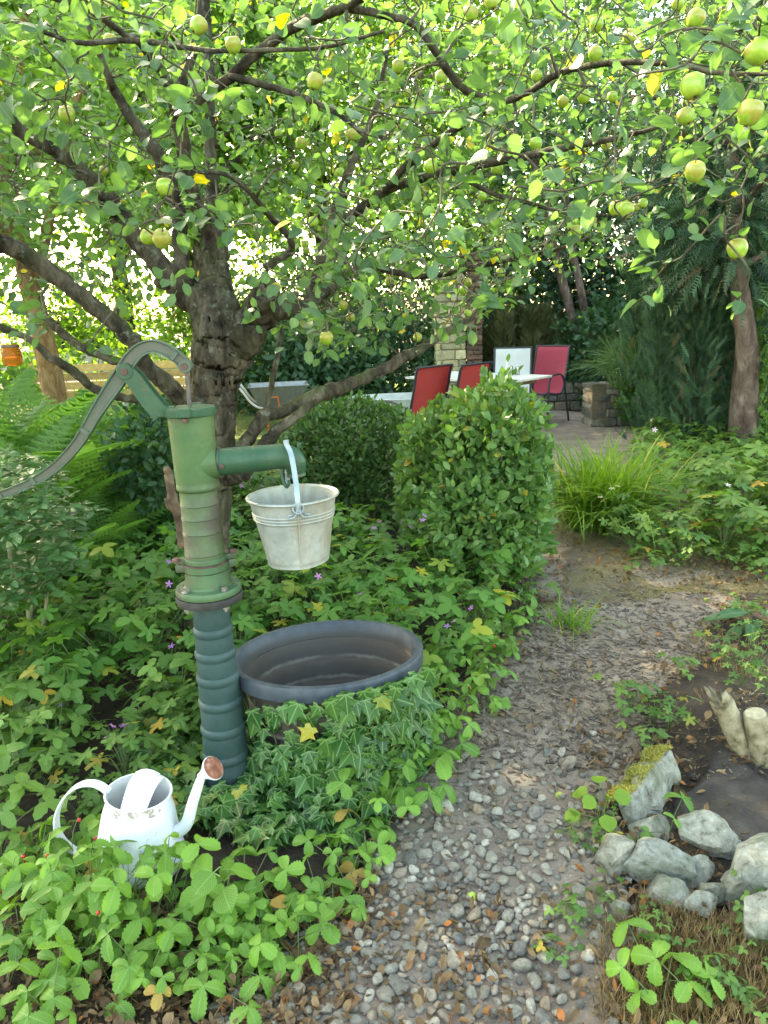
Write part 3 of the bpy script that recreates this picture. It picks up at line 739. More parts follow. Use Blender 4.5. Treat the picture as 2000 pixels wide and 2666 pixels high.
# bolts through the flanges
for (x, y, dy) in ((467, 1452, -.035), (606, 1440, .01)):
    p = A(x, y, PY) - PB + Vector((0, dy, 0))
    Acc().add(*lathe([(0, 0), (.013, 0), (.013, .006), (.009, .010), (0, .011)], 6, T4(p))).build('clamp_bolt', M_RUST, pump)
for (x, y) in ((497, 1534), (601, 1519)):
    p = PB * 0 + (PB + ax * (ph(1541) / PL)) - PB; s = mpp(PB + p)
    q = Vector(((x - 545) * s * .92, -math.sqrt(max(0, (76 * s) ** 2 - ((x - 545) * s) ** 2)), 0)) + p
    b = Acc().add(*lathe([(0, -.042), (.006, -.042), (.006, .026), (.013, .026), (.013, .028), (.011, .029), (.011, .038), (0, .039)], 6, T4(q)))
    b.add(*lathe([(.006, -.034), (.0115, -.034), (.0115, -.024), (.006, -.024)], 6, T4(q)))
    b.build('flange_bolt', M_STEEL, pump)
# lever, bracket, rod: all in the upright plane through the pump axis
def lp(px, py, dy=0): return np.array(A(px, py, PY) - PB) + np.array([0, dy, 0])
lev = catmull([lp(*p) for p in [(484, 953), (467, 934), (434, 911), (398, 901), (366, 911), (342, 935), (325, 962), (300, 1000), (255, 1068), (224, 1122), (192, 1168), (145, 1216), (90, 1252), (22, 1281), (-60, 1310), (-170, 1345)]], 8)
u = np.linspace(0, 1, len(lev)); s0 = mpp(PB + Vector((0, 0, 1.3)))
hw = np.interp(u, [0, .06, .25, .38, .47, .55, .66, .85, 1], [16, 15, 17, 19, 20, 15, 13.5, 11, 11]) * s0
Tt, tt = .013, .0055
sec = [(-1, -Tt), (-.80, -Tt), (-.62, -tt), (.62, -tt), (.80, -Tt), (1, -Tt), (1, Tt), (.80, Tt), (.62, tt), (-.62, tt), (-.80, Tt), (-1, Tt)]
lever = Acc().add(*sweep(lev, sec, hw, (0, 1, 0))).build('lever', M_LEVER, pump, 30)
wb = Acc(); seclim = [(-.64, -tt - .0012), (.64, -tt - .0012), (.64, tt + .0012), (-.64, tt + .0012)]
wb.add(*sweep(lev[4:-2], seclim, hw[4:-2], (0, 1, 0))); wb.build('web', M_LEVERW, lever, 30)
for (x, y) in ((224, 1122), (90, 1252), (5, 1287), (455, 926)):
    k = int(np.argmin(np.linalg.norm(lev - lp(x, y), axis=1))); d = norm(lev[k + 1] - lev[k - 1])
    nn = np.cross(d, [0, 1, 0]); Acc().add(*sweep(np.array([lev[k] - nn * hw[k] * .9, lev[k] + nn * hw[k] * .9]), [(-1, -Tt), (1, -Tt), (1, Tt), (-1, Tt)], .006, (0, 1, 0))).build('rib', M_LEVER, lever)
def boss(px, py, r, y0, y1, name, mat, parent, seg=28):
    p = A(px, py, PY) - PB; m = T4(p + Vector((0, y0, 0)), Matrix.Rotation(R(90), 3, 'X'))
    L = y0 - y1
    Acc().add(*lathe([(0, 0), (r * .94, 0), (r, .0015), (r, -L * -1 - .0015 if False else L - .0015), (r * .94, L), (0, L)], seg, m)).build(name, mat, parent)
boss(331, 966, .0235, .0245, -.0245, 'pivot_boss', M_SPOUT, pump)
boss(331, 966, .010, .029, -.029, 'pivot_pin', M_RUST, pump, 16)
boss(484, 953, .019, .016, -.016, 'rod_boss', M_LEVER, pump)
boss(484, 953, .0095, .021, -.021, 'rod_pin', M_RUST, pump, 16)
br = catmull([lp(*p) for p in [(331, 966), (352, 985), (375, 1017), (402, 1052), (425, 1078)]], 6)
for dy in (-.0175,):
    b = sweep(br, [(-1, -.0045), (1, -.0045), (1, .0045), (-1, .0045)], np.linspace(20, 24, len(br)) * s0, (0, 1, 0))
    Acc().add(b[0] + np.array([0, dy, 0]), b[1]).build('bracket', M_SPOUT, pump)
    b = sweep(br, [(-1, -.0045), (1, -.0045), (1, .0045), (-1, .0045)], np.linspace(20, 24, len(br)) * s0, (0, 1, 0))
    Acc().add(b[0] + np.array([0, -dy, 0]), b[1]).build('bracket', M_SPOUT, pump)
Acc().add(*box(lp(432, 1072), (.06, .045, .03), None, .004)).build('bracket_foot', M_SPOUT, pump)
Acc().add(*tube([lp(485, 955), lp(490, 1010), lp(494, 1066)], .0065, 10)).build('piston_rod', M_IRON, pump)
# spout
SPY = .045
sp = catmull([lp(530, 1205), lp(570, 1203), lp(620, 1200, .01), lp(690, 1196, .025), lp(728, 1194, .034), lp(752, 1200, .040), lp(765, 1216, .043), lp(768, 1242, .045)], 6)
uu = np.linspace(0, 1, len(sp)); sr = np.interp(uu, [0, .3, .6, .72, .86, 1], [37, 36, 33, 34, 31, 24]) * s0 * 1.0
spo = Acc().add(*tube(sp, sr, 28)); 
spout = spo.build('spout', M_SPOUT, pump, 40)
c1 = catmull([lp(500, 1206), lp(558, 1204), lp(571, 1203)], 4)
Acc().add(*tube(c1, np.interp(np.linspace(0, 1, len(c1)), [0, .55, .8, 1], [58, 44, 41, 42]) * s0, 28)).build('spout_collar', M_PUMP, pump, 50)
Acc().add(*tube([lp(572, 1203), lp(574, 1203)], 40 * s0, 28)).build('collar_gasket', M_IRON, pump)
Acc().add(*lathe([(0, 0), (.007, 0), (.007, .006), (0, .007)], 6, T4(lp(585, 1206, -.044), Matrix.Rotation(R(90), 3, 'X')))).build('spout_screw', M_RUST, pump)
Acc().add(*tube([lp(767, 1239, .045), lp(768, 1247, .045)], [26 * s0, 26 * s0], 24)).build('spout_lip', M_FLANGE, pump)
Acc().add(*tube(catmull([lp(772, 1178, .045), lp(775, 1168, .045), lp(776, 1160, .045)], 3), .006, 8)).build('spout_peg', M_SPOUT, pump)
hk = catmull([lp(730, 1222, .03), lp(731, 1240, .028), lp(737, 1262, .026), (lp(744, 1272, .024)), lp(750, 1266, .022), lp(750, 1256, .022)], 5)
Acc().add(*sweep(hk, [(-1, -.007), (1, -.007), (1, .007), (-1, .007)], .0042, (0, 1, 0))).build('hook', M_SPOUT, pump)

# ------------------------------------------------------------------ zinc bucket hanging on the spout
BC = A(762, 1289, PY + .045); BB = A(776, 1458, PY + .045)
bucket = thing('bucket', 'dull galvanised zinc bucket hanging by its bail from the pump spout', 'bucket', BB)
bax = BC - BB; BH = bax.length; BM = align(bax)
sb = mpp(BC); r1 = 112 * sb; r0 = 79 * mpp(BB)
def bp(t): return r0 + (r1 - r0) * t
rows = [(0, .006), (r0 * .97, .006), (r0 * .985, 0), (r0 * 1.01, 0), (r0 * 1.015, .012), (bp(.08), .014)]
for t in np.linspace(.1, .66, 12): rows.append((bp(t), t * BH))
for t in (.70, .745, .79):
    rows += [(bp(t - .018), (t - .018) * BH), (bp(t) + .0035, t * BH), (bp(t + .018), (t + .018) * BH)]
rows += [(bp(.9), .9 * BH), (bp(.985), .985 * BH), (r1 + .006, BH * .985), (r1 + .008, BH), (r1 + .003, BH + .004), (r1 - .003, BH), (bp(.9) - .002, .9 * BH), (bp(.5) - .002, .5 * BH), (bp(.05) - .002, .02 * BH), (0, .012)]
vb = lathe(rows, 72, BM)
k = rng.normal(size=72); vv = vb[0].copy(); th = np.tile(np.arange(72) / 72 * 6.283, len(rows))
vv += .0016 * np.sin(3 * th + 14 * vv[:, 2])[:, None] * norm(vv * [1, 1, 0]) + .0012 * np.sin(5 * th - 22 * vv[:, 2] + 1)[:, None] * norm(vv * [1, 1, 0])
Acc().add(vv, vb[1], vb[2]).build('body', M_ZINC, bucket, 40)
rim = lathe([(r1 + .0065 + .0045 * math.cos(a), BH + .0045 * math.sin(a)) for a in np.linspace(0, 6.2832, 9)], 72, BM)
Acc().add(*rim).build('rim', M_ZINC, bucket, 60)
fa = math.atan2(-1, .22)                      # front ear bearing
fd = Vector((math.cos(fa), math.sin(fa), 0))
def bw(t, d, out=0.0, side=0.0): return np.array(BM @ (d * (bp(t) + out) + Vector((-d.y, d.x, 0)) * side + Vector((0, 0, t * BH))))
Acc().add(*tube([bw(t, fd, .001) for t in np.linspace(.03, .97, 8)], .0028, 6)).build('seam', M_ZINC, bucket)
for d in (fd, -fd):
    e = Acc()
    ring = [bw(.955, d, .006) + np.array(BM @ (Vector((-d.y, d.x, 0)) * (.0155 * math.cos(a)) + Vector((0, 0, .0155 * math.sin(a))))) for a in np.linspace(0, 6.2832, 22)]
    e.add(*tube(ring, .0030, 8, cap=False))
    for sg in (-1, 1):
        cur = [bw(.90, d, .005, 0), bw(.84, d, .005, sg * .010), bw(.815, d, .005, sg * .020), bw(.83, d, .005, sg * .031), bw(.86, d, .005, sg * .028), bw(.855, d, .005, sg * .020)]
        e.add(*tube(catmull(cur, 5), .0022, 7))
    e.build('ear', M_BAIL, bucket, 60)
# bail over the spout: a flat strip standing in the plane of the two ears
e0 = Vector(bw(.96, fd, .008)); e1 = Vector(bw(.96, -fd, .008)); top = Vector(np.array(sp[int(len(sp) * .63)])) + PB - BB
topz = top.z + 35 * s0 + .004
bl = [e0 + Vector((0, 0, -.012)), e0 + Vector((0, -.002, .03)), e0 * .93 + e1 * .07 + Vector((0, 0, (topz - e0.z) * .45)), e0 * .78 + e1 * .22 + Vector((-.004, 0, (topz - e0.z) * .85)), Vector((top.x + .004, (e0.y + e1.y) / 2 - .02, topz)), Vector((top.x, (e0.y + e1.y) / 2 + .03, topz)), e1 * .78 + e0 * .22 + Vector((0, 0, (topz - e1.z) * .85)), e1 * .93 + e0 * .07 + Vector((0, 0, (topz - e1.z) * .45)), e1 + Vector((0, 0, -.012))]
bl = catmull([np.array(v) for v in bl], 8)
bd = np.array(Vector((fd.y, -fd.x, 0)))
Acc().add(*sweep(bl, [(-1, -.0075), (1, -.0075), (1, .0075), (-1, .0075)], .0022, bd)).build('bail', M_BAIL, bucket, 40)
Acc().add(*tube(bl[2:9], [.0065, .0075, .008, .008, .008, .0075, .006], 10)).build('bail_end', M_BAIL, bucket)

# ------------------------------------------------------------------ white watering can
WB = G(364, 2258); WY = WB.y
can = thing('watering_can', 'chipped white enamel watering can with rusty rose among strawberry leaves', 'watering can', WB)
wt = A(361, 2062, WY); WAX = wt - WB; WH = WAX.length; WM = align(WAX)
wr = 82 * mpp(wt); wb_ = 117 * mpp(WB + Vector((0, 0, .06)))
rows = [(0, .004), (wb_ * .86, .004), (wb_ * .88, 0), (wb_ * .89, .002), (wb_ * .89, .026), (wb_ * .95, .029), (wb_ * .99, .034), (wb_, .042), (wb_ * .985, .060), (wb_ * .62 + wr * .38, WH * .42), (wb_ * .25 + wr * .77, WH * .74), (wr * 1.03, WH * .865), (wr * .985, WH * .885), (wr * .985, WH * .985), (wr * 1.015, WH * .99), (wr * 1.02, WH), (wr * .98, WH + .002), (wr * .96, WH * .97), (wr * .95, WH * .88), (wb_ * .55 + wr * .40, WH * .45), (wb_ * .94, .05), (wb_ * .84, .012), (0, .012)]
Acc().add(*lathe(rows, 64, WM)).build('body', M_WHITE, can, 40)
Acc().add(*lathe([(wr * 1.01 + .0032 * math.cos(a), WH + .0032 * math.sin(a)) for a in np.linspace(0, 6.2832, 8)], 64, WM)).build('rim', M_WHITE, can, 60)
# broad carrying band arched across the mouth from the back rim to the front rim
a = Acc(); n1, n2 = 14, 9; V = []
for iu in range(n1):
    tu = iu / (n1 - 1)
    for iv in range(n2):
        tv = iv / (n2 - 1); xx = (-.30 + .98 * tv * (1 - .18 * tu)) * wr * .95
        yb = math.sqrt(max(0, (wr * .99) ** 2 - xx ** 2))
        yy = yb * (1 - 2 * tu); zz = WH + .004 + .034 * math.sin(math.pi * tu) ** .8 * (1 - .35 * tv) - .01 * tu
        V.append((xx, yy, zz))
V = np.array(V); Q = [(q * n2 + p, q * n2 + p + 1, (q + 1) * n2 + p + 1, (q + 1) * n2 + p) for q in range(n1 - 1) for p in range(n2 - 1)]
V2 = np.vstack([V, V - np.array([0, 0, .003])]); T = np.vstack([quads(Q), quads(Q)[:, ::-1] + len(V)])
edge = [(0, q, q + 1) for q in range(0)]
a.add(xf(V2, WM), T); band = a.build('carrying_band', M_WHITE, can, 60)
arc = np.linspace(-2.02, -.52, 16)
Acc().add(*sweep([np.array(WM @ Vector((math.cos(t) * (wr + .005), math.sin(t) * (wr + .005), WH * .955))) for t in arc], [(-1, -.0135), (-1, .0135), (1, .0135), (1, -.0135)], .0022, np.array(WM @ Vector((0, 0, 1))))).build('band_strap', M_WORN, can, 50)
Acc().add(*tube([np.array(WM @ Vector((wr * f, wr * .93, WH + z))) for f, z in ((-.36, .004), (-.2, .010), (.0, .013), (.2, .010), (.42, .003))], [.003, .006, .007, .006, .003], 8)).build('band_roll', M_WHITE, can, 60)
hp = catmull([np.array(A(x, y, WY) - WB) for x, y in ((284, 2062), (262, 2046), (236, 2039), (204, 2045), (172, 2070), (152, 2108), (147, 2142), (155, 2176), (178, 2204), (212, 2222), (262, 2226))], 6)
Acc().add(*sweep(hp, [(-1, -.013), (1, -.013), (1, .013), (-1, .013)], .0022, (0.25, 1, 0.15))).build('handle', M_WHITE, can, 50)
sp0 = A(482, 2150, WY - .02) - WB; sp1 = A(522, 2030, WY - .015) - WB; rc = A(556, 1999, WY - .02) - WB
ws = Acc().add(*tube(catmull([np.array(sp0) * np.array([.62, .7, 1]) + np.array([0, 0, -.035]), np.array(sp0), np.array(sp0 * .5 + sp1 * .5), np.array(sp1)], 5), np.linspace(.021, .0125, 16), 18))
wspout = ws.build('spout', M_WHITE, can, 60)
rd = (rc - sp1); LR = rd.length; rd.normalize(); rd = (rd + Vector((.05, -.22, .0))).normalized()
pl = T4(rc, align(rd))
cone = lathe([(.012, -LR * 1.05), (.013, -LR * .85), (.020, -LR * .5), (.0335, -.006), (.0345, -.001), (.033, .001)], 32, pl)
disc = lathe([(.0325, .0005), (.026, .0015), (.014, .0030), (0, .0035)], 32, pl)
Acc().add(*cone).build('rose', M_WHITE, wspout, 40)
Acc().add(*disc).build('rose_plate', M_ROSE, wspout, 60)

# ------------------------------------------------------------------ black tub
TC = G(858, 1702, .41); TRAD = .335
tubM = T4(Vector((TC.x, TC.y, 0)), Matrix.Rotation(R(-4.5), 3, 'X') @ Matrix.Rotation(R(-1.5), 3, 'Y'))
TH = .41
rows = [(0, .0), (.24, .0), (.25, .01), (.285, TH - .07), (.288, TH - .055), (TRAD - .012, TH - .053), (TRAD - .003, TH - .048), (TRAD, TH - .008), (TRAD - .004, TH), (TRAD - .024, TH + .001), (TRAD - .030, TH - .005), (.296, TH - .045), (.292, TH - .10), (.285, TH - .104), (.282, TH - .17), (.276, TH - .174), (.27, TH - .24), (.262, TH - .245), (.24, .045), (.225, .035), (0, .035)]
tub = obj('tub', np_mesh('tub', *lathe(rows, 96), mat=M_TUB, sharp=40)); tub.matrix_world = tubM
tag(tub, 'round black plastic tub with stained inside, ivy growing over its front', 'tub')
# ------------------------------------------------------------------ leaf scattering as parts plus one joined rest
def foliage(parent, tm, pos, rot, scl, mat, n_obj=0, leaf='leaf', rest='foliage', rnd=None, keep=None):
    """the leaves that show largest become objects sharing one mesh, the others one part of kind stuff"""
    pos = np.asarray(pos); scl = np.broadcast_to(np.asarray(scl, float), (len(pos),)).copy()
    px, py, dz = proj(pos); off = np.array(parent.location) if parent else np.zeros(3)
    app = np.where((px > -40) & (px < 2040) & (py > -40) & (py < 2700) & (dz > .3), scl / np.maximum(dz, .1), 0)
    if keep is not None: app = app * keep
    order = np.argsort(-app); pick = order[:n_obj]; others = order[n_obj:]
    if n_obj:
        V, T, U = tm; me = np_mesh(leaf, V, T, U, np.zeros(len(V)), mat)
        for k in pick:
            o = bpy.data.objects.new(leaf, me); COL.objects.link(o); o.parent = parent
            o.matrix_local = mat4(rot[k], pos[k] - off, scl[k])
    if len(others):
        V, T, U, rr = scatter(tm, pos[others] - off, rot[others], scl[others], None if rnd is None else rnd[others])
        return stuff(obj(rest, np_mesh(rest, V, T, U, rr, mat), parent))
def leaf_frames(out, n=None, up=.8, jit=.5):
    """forward directions plus leaf normals turned up to the light"""
    out = norm(np.asarray(out, float)); n = len(out)
    nrm = np.array([0, 0, up]) + rng.normal(size=(n, 3)) * jit + .25 * out
    return frames(out, nrm)

# ------------------------------------------------------------------ apple tree
TB = Vector((-.74, 3.30, 0))
tree = thing('apple_tree', 'old gnarled apple tree with green apples and mossy limbs behind the pump', 'tree', TB)
TO = np.array(TB)
def limb(pts, sub=6, rough=.07, sides=14, name='branch', mat=None, knots=0, end=None):
    """pts rows: px, py, half width in px, distance Y"""
    P = np.array([list(A(x, y, Yd)) for x, y, h, Yd in pts]); r = np.array([h * (.86 if name == 'branch' else 1.0) * mpp(p) for (x, y, h, Yd), p in zip(pts, P)])
    C = catmull(P, sub); rr = np.interp(np.linspace(0, len(P) - 1, len(C)), np.arange(len(P)), r)
    if knots:
        for _ in range(knots):
            k = rng.integers(2, len(C) - 2); rr = rr * (1 + .22 * np.exp(-((np.arange(len(C)) - k) / (.35 * sub)) ** 2))
    C = C + rng.normal(size=C.shape) * (rr[:, None] * (.10 if sub < 8 else .02))
    C[0] = P[0]
    Acc().add(*tube(C - TO, rr, sides, rough)).build(name, mat or M_BARK, tree, None)
    return C, rr
NODES = []; NR = []
def L(pts, **kw):
    C, r = limb(pts, **kw); NODES.append(C); NR.append(r)
base = A(548, 1690, 3.3)
L([(540, 1760, 66, 3.28), (541, 1600, 60, 3.28), (545, 1420, 52, 3.28), (552, 1250, 54, 3.27), (553, 1100, 58, 3.26), (560, 1000, 60, 3.26), (572, 920, 72, 3.25), (575, 850, 68, 3.25), (564, 770, 46, 3.27), (558, 690, 36, 3.30), (566, 610, 30, 3.33)], name='trunk', sides=44, rough=.038, sub=16)
L([(566, 1060, 30, 3.27), (586, 975, 44, 3.25), (636, 885, 47, 3.22), (668, 810, 44, 3.18), (690, 770, 40, 3.12), (694, 745, 34, 3.08)], sides=16, knots=2)
L([(660, 850, 36, 3.22), (705, 812, 32, 3.25), (760, 808, 26, 3.35), (815, 790, 20, 3.5), (880, 730, 15, 3.7), (960, 690, 11, 3.85)], knots=2)
L([(560, 880, 48, 3.26), (512, 784, 42, 3.28), (455, 735, 36, 3.3), (422, 693, 33, 3.3), (338, 603, 28, 3.3), (289, 530, 26, 3.28), (241, 476, 26, 3.25), (150, 392, 24, 3.2), (78, 356, 20, 3.15), (18, 313, 18, 3.1), (-90, 250, 14, 3.0), (-220, 200, 9, 2.9)], knots=5)
L([(545, 1075, 30, 3.24), (476, 1042, 27, 3.1), (439, 1004, 25, 3.05), (376, 948, 24, 3.0), (345, 888, 25, 2.98), (251, 800, 25, 2.95), (157, 728, 26, 2.92), (60, 660, 27, 2.9), (0, 636, 24, 2.88), (-90, 600, 18, 2.85), (-220, 540, 12, 2.8)], knots=5)
L([(540, 1095, 16, 3.22), (430, 1062, 13, 3.15), (370, 1045, 12, 3.1), (313, 1032, 12, 3.05), (270, 1023, 13, 3.0), (229, 1001, 13, 2.98), (194, 967, 14, 2.95), (132, 932, 12, 2.92), (103, 904, 11, 2.9), (63, 876, 10, 2.9), (0, 850, 12, 2.88), (-90, 815, 9, 2.85)])
L([(400, 958, 15, 3.02), (313, 942, 13, 3.0), (266, 929, 12, 3.0), (219, 908, 11, 3.02), (163, 868, 13, 3.05), (125, 832, 12, 3.08)])
L([(566, 625, 24, 3.33), (555, 560, 19, 3.36), (550, 460, 17, 3.4), (548, 362, 16, 3.44), (545, 181, 14, 3.55), (536, 0, 12, 3.65), (530, -160, 9, 3.75), (520, -330, 6, 3.85)])
L([(480, 740, 26, 3.32), (470, 640, 24, 3.42), (462, 540, 22, 3.45), (430, 450, 21, 3.45), (410, 398, 20, 3.42), (362, 337, 18, 3.4), (301, 241, 14, 3.35), (283, 199, 12, 3.3), (240, 90, 9, 3.25), (200, -60, 6, 3.2)])
L([(560, 640, 22, 3.33), (510, 520, 22, 3.2), (480, 400, 22, 3.1), (462, 290, 22, 3.0), (446, 241, 18, 2.96), (416, 181, 14, 2.9), (362, 108, 11, 2.82), (325, 90, 10, 2.78), (229, 24, 9, 2.7), (120, -10, 7, 2.6), (-20, -30, 5, 2.5)])
L([(455, 255, 17, 2.98), (488, 185, 15, 3.02), (508, 115, 13, 3.05), (520, 50, 11, 3.1), (530, -80, 8, 3.15)])
L([(470, 300, 18, 3.02), (524, 253, 17, 3.0), (603, 199, 16, 2.95), (663, 145, 16, 2.9), (753, 78, 16, 2.8), (844, 36, 15, 2.7), (904, 16, 13, 2.65), (1000, -40, 9, 2.55), (1120, -110, 6, 2.4)])
L([(800, 800, 18, 3.48), (830, 700, 15, 3.55), (850, 620, 14, 3.55), (868, 561, 14, 3.55), (904, 458, 13, 3.55), (946, 362, 11, 3.6), (985, 260, 8, 3.65), (1010, 120, 6, 3.7)])
L([(858, 600, 14, 3.55), (940, 542, 14, 3.45), (1000, 500, 13, 3.38), (1120, 458, 13, 3.25), (1223, 434, 12, 3.15), (1331, 416, 12, 3.05), (1422, 395, 11, 2.95), (1512, 377, 10, 2.88), (1609, 359, 8, 2.8), (1720, 330, 5, 2.7)])
L([(1000, 500, 11, 3.38), (1060, 430, 11, 3.2), (1139, 368, 11, 3.05), (1241, 301, 11, 2.9), (1301, 271, 10.5, 2.8), (1374, 241, 10, 2.7), (1452, 193, 9.5, 2.6), (1530, 172, 9, 2.5), (1603, 163, 9, 2.42), (1693, 163, 8.5, 2.33), (1784, 172, 8, 2.25), (1874, 190, 8, 2.17), (2000, 193, 6, 2.08), (2150, 200, 4, 1.95)])
L([(900, 20, 11, 2.66), (1000, 40, 11, 2.68), (1075, 62, 11, 2.7), (1121, 115, 11, 2.72), (1157, 169, 12, 2.75), (1199, 223, 12, 2.78), (1241, 247, 11, 2.8), (1301, 268, 9, 2.8)])
L([(690, 700, 13, 3.1), (760, 640, 10, 3.1), (700, 560, 9, 2.9), (650, 500, 8, 2.75), (590, 455, 7, 2.65), (515, 448, 5, 2.55)])
L([(1180, 450, 8, 3.2), (1289, 506, 7, 3.1), (1362, 524, 6, 3.05), (1494, 560, 5, 2.98), (1600, 560, 4, 2.9)])
L([(960, 690, 10, 3.85), (1100, 720, 9, 3.8), (1271, 687, 8, 3.7), (1362, 669, 7, 3.6), (1452, 648, 6, 3.55), (1542, 615, 4, 3.5)])
L([(590, 1215, 24, 3.2), (632, 1166, 22, 3.2), (659, 1126, 20, 3.22), (688, 1086, 19, 3.25), (731, 1073, 18, 3.3), (798, 1040, 19, 3.38), (897, 1007, 19, 3.5), (1000, 960, 17, 3.62), (1100, 905, 14, 3.75), (1180, 855, 11, 3.85), (1235, 825, 8, 3.9)], knots=4)
L([(600, 1215, 20, 3.16), (650, 1190, 18, 3.16), (685, 1156, 16, 3.18), (718, 1126, 15, 3.2), (775, 1080, 14, 3.25), (815, 1050, 10, 3.3)], knots=2)
L([(590, 1240, 34, 3.24), (625, 1232, 30, 3.18), (640, 1228, 27, 3.14)], sides=12)
L([(690, 1078, 9, 3.27), (705, 1010, 9, 3.3), (722, 930, 8, 3.35), (735, 850, 5, 3.4)])
L([(600, 199, 12, 2.94), (700, 225, 10, 2.85), (780, 250, 9, 2.78), (870, 290, 8, 2.7), (950, 345, 6, 2.62), (1010, 360, 4, 2.55)])
L([(60, 60, 6, 2.55), (200, 110, 7, 2.62), (330, 105, 8, 2.78), (450, 118, 8, 2.7), (560, 132, 7, 2.6), (700, 130, 7, 2.55), (850, 122, 6, 2.5), (1000, 80, 5, 2.42)])
NODE = np.vstack([C[2:] for C in NODES]); NODER = np.concatenate([r[2:] for r in NR])

# crown: leaf clusters filling an uneven spreading envelope, each joined to the nearest wood by a twig
def crown_points(n):
    out = []
    bx = [-900, -200, 0, 150, 330, 480, 560, 700, 850, 1000, 1150, 1250, 1400, 1550, 1700, 1850, 2000, 2400, 3000]
    by = [800, 830, 850, 860, 800, 660, 720, 850, 885, 880, 845, 800, 730, 650, 545, 470, 420, 330, 250]
    while sum(map(len, out)) < n:
        P = np.stack([rng.uniform(-3.7, 3.3, 4000), rng.uniform(1.55, 5.3, 4000), rng.uniform(1.3, 4.3, 4000)], 1)
        q = ((P[:, 0] + .25) / 3.6) ** 2 + ((P[:, 1] - 3.35) / 2.0) ** 2 + ((P[:, 2] - 2.55) / 1.55) ** 2
        q = q * (1 + .18 * np.sin(2.3 * P[:, 0] + 1.7 * P[:, 1]) + .15 * np.sin(3.1 * P[:, 2] - 2.2 * P[:, 0]))
        px, py, dz = proj(P); lim = np.interp(px, bx, by) + 35 * np.sin(px / 60.0) + 25 * np.sin(px / 23.0 + P[:, 1] * 4)
        ok = (q < 1) & (py < lim) & (dz > 1.5)
        pk = np.ones(len(P))
        pk[(P[:, 0] < -.1) & (P[:, 1] < 2.0)] *= .35
        pk[P[:, 1] < 1.75] *= .5
        trunkzone = (px > 360) & (px < 740) & (py > 560) & (P[:, 1] < 3.45)
        pk[trunkzone] *= .10
        pk[(px > 300) & (px < 640) & (py > 200) & (P[:, 1] < 3.1)] *= .45
        pk[(px < 520) & (py > 560)] *= .42
        pk[(px > 1650) & (py > 330)] *= .5
        pk[(py < -60)] *= .30
        out.append(P[ok & (rng.random(len(P)) < pk)])
    return np.vstack(out)[:n]
APPLES = [(517, 67, 25), (608, 117, 23), (820, 212, 23), (288, 107, 20), (175, 298, 23), (430, 487, 25), (385, 617, 22), (422, 622, 27), (1037, 172, 18), (1148, 200, 17), (1397, 197, 16), (1122, 433, 20), (1294, 438, 18), (784, 373, 17), (725, 348, 12), (770, 430, 10), (886, 449, 13), (816, 578, 15), (795, 637, 12), (797, 652, 11), (850, 880, 20), (893, 795, 14), (913, 826, 13), (1013, 732, 12), (1030, 711, 12), (1087, 878, 13), (1207, 756, 13), (1217, 735, 13), (1304, 709, 13), (1218, 816, 11), (1605, 543, 22), (1630, 547, 23), (1674, 530, 14), (1656, 541, 11), (1810, 447, 29), (1920, 648, 29), (1804, 225, 35), (1953, 293, 36), (1975, 135, 37), (1812, 48, 26), (1785, 303, 24), (1550, 140, 21), (1553, 65, 20), (1640, 95, 19), (1228, 35, 20), (1280, 5, 20), (1765, 10, 18), (1465, 265, 16), (1520, 252, 19), (1595, 252, 15), (1115, 337, 12), (1331, 348, 13), (1395, 375, 19), (1578, 378, 15), (1255, 512, 13), (1060, 241, 11), (1090, 193, 10), (270, 445, 13), (920, 350, 17), (976, 293, 15), (1500, 600, 15)]
ap = []
for x, y, r in APPLES:
    dia = .052 + .006 * math.sin(x * 1.7); d = dia / 2 / (r / F)      # depth along the view from a usual apple size
    d = min(max(d, 1.55), 4.2); v = ray(x, y); ap.append((CAM + v * d, r * d / F))
AP = np.array([list(p) for p, _ in ap])
# foreground sprays seen in the photograph
EXTRA = [(440, 480, 2.05), (480, 300, 2.1), (470, 420, 2.1), (400, 560, 2.15), (480, 560, 2.1), (700, 700, 2.4), (660, 800, 2.6), (600, 590, 2.5), (470, 715, 2.3), (560, 560, 2.4), (870, 800, 2.7), (830, 720, 2.6), (1090, 830, 2.9), (1000, 780, 3.0), (1600, 480, 2.1), (1640, 590, 2.1), (1790, 540, 2.0), (1830, 380, 1.9), (1900, 610, 1.85), (1720, 680, 1.9), (1700, 730, 1.95), (1930, 490, 1.9), (1940, 760, 1.9), (1880, 100, 1.75), (1960, 60, 1.7), (1760, 110, 1.85), (1600, 90, 2.0), (1700, 120, 1.95), (1900, 180, 1.75), (1500, 60, 2.1), (980, 870, 3.2), (1080, 900, 3.3), (900, 870, 3.1), (1250, 720, 3.4), (1360, 730, 3.4), (100, 290, 2.2), (40, 60, 2.1), (250, 50, 2.3), (760, 30, 2.2), (950, 60, 2.1), (1300, 640, 2.7), (1180, 640, 2.7), (90, 840, 2.7), (230, 900, 2.75), (290, 610, 2.3), (1330, 560, 2.7)]
ex = np.array([list(A(x, y, d)) for x, y, d in EXTRA])
CP = np.vstack([AP + np.array([0, 0, .055]), ex, crown_points(3300)])
d0 = np.array([np.min(((NODE - p) ** 2).sum(1)) for p in CP]); order = np.argsort(d0)
cap_n = len(NODE) + len(CP) * 3 + 10
ND = np.zeros((cap_n, 3)); ND[:len(NODE)] = NODE; NN = len(NODE); NRD = np.zeros(cap_n); NRD[:NN] = NODER
tw = Acc(); cdir = np.zeros((len(CP), 3))
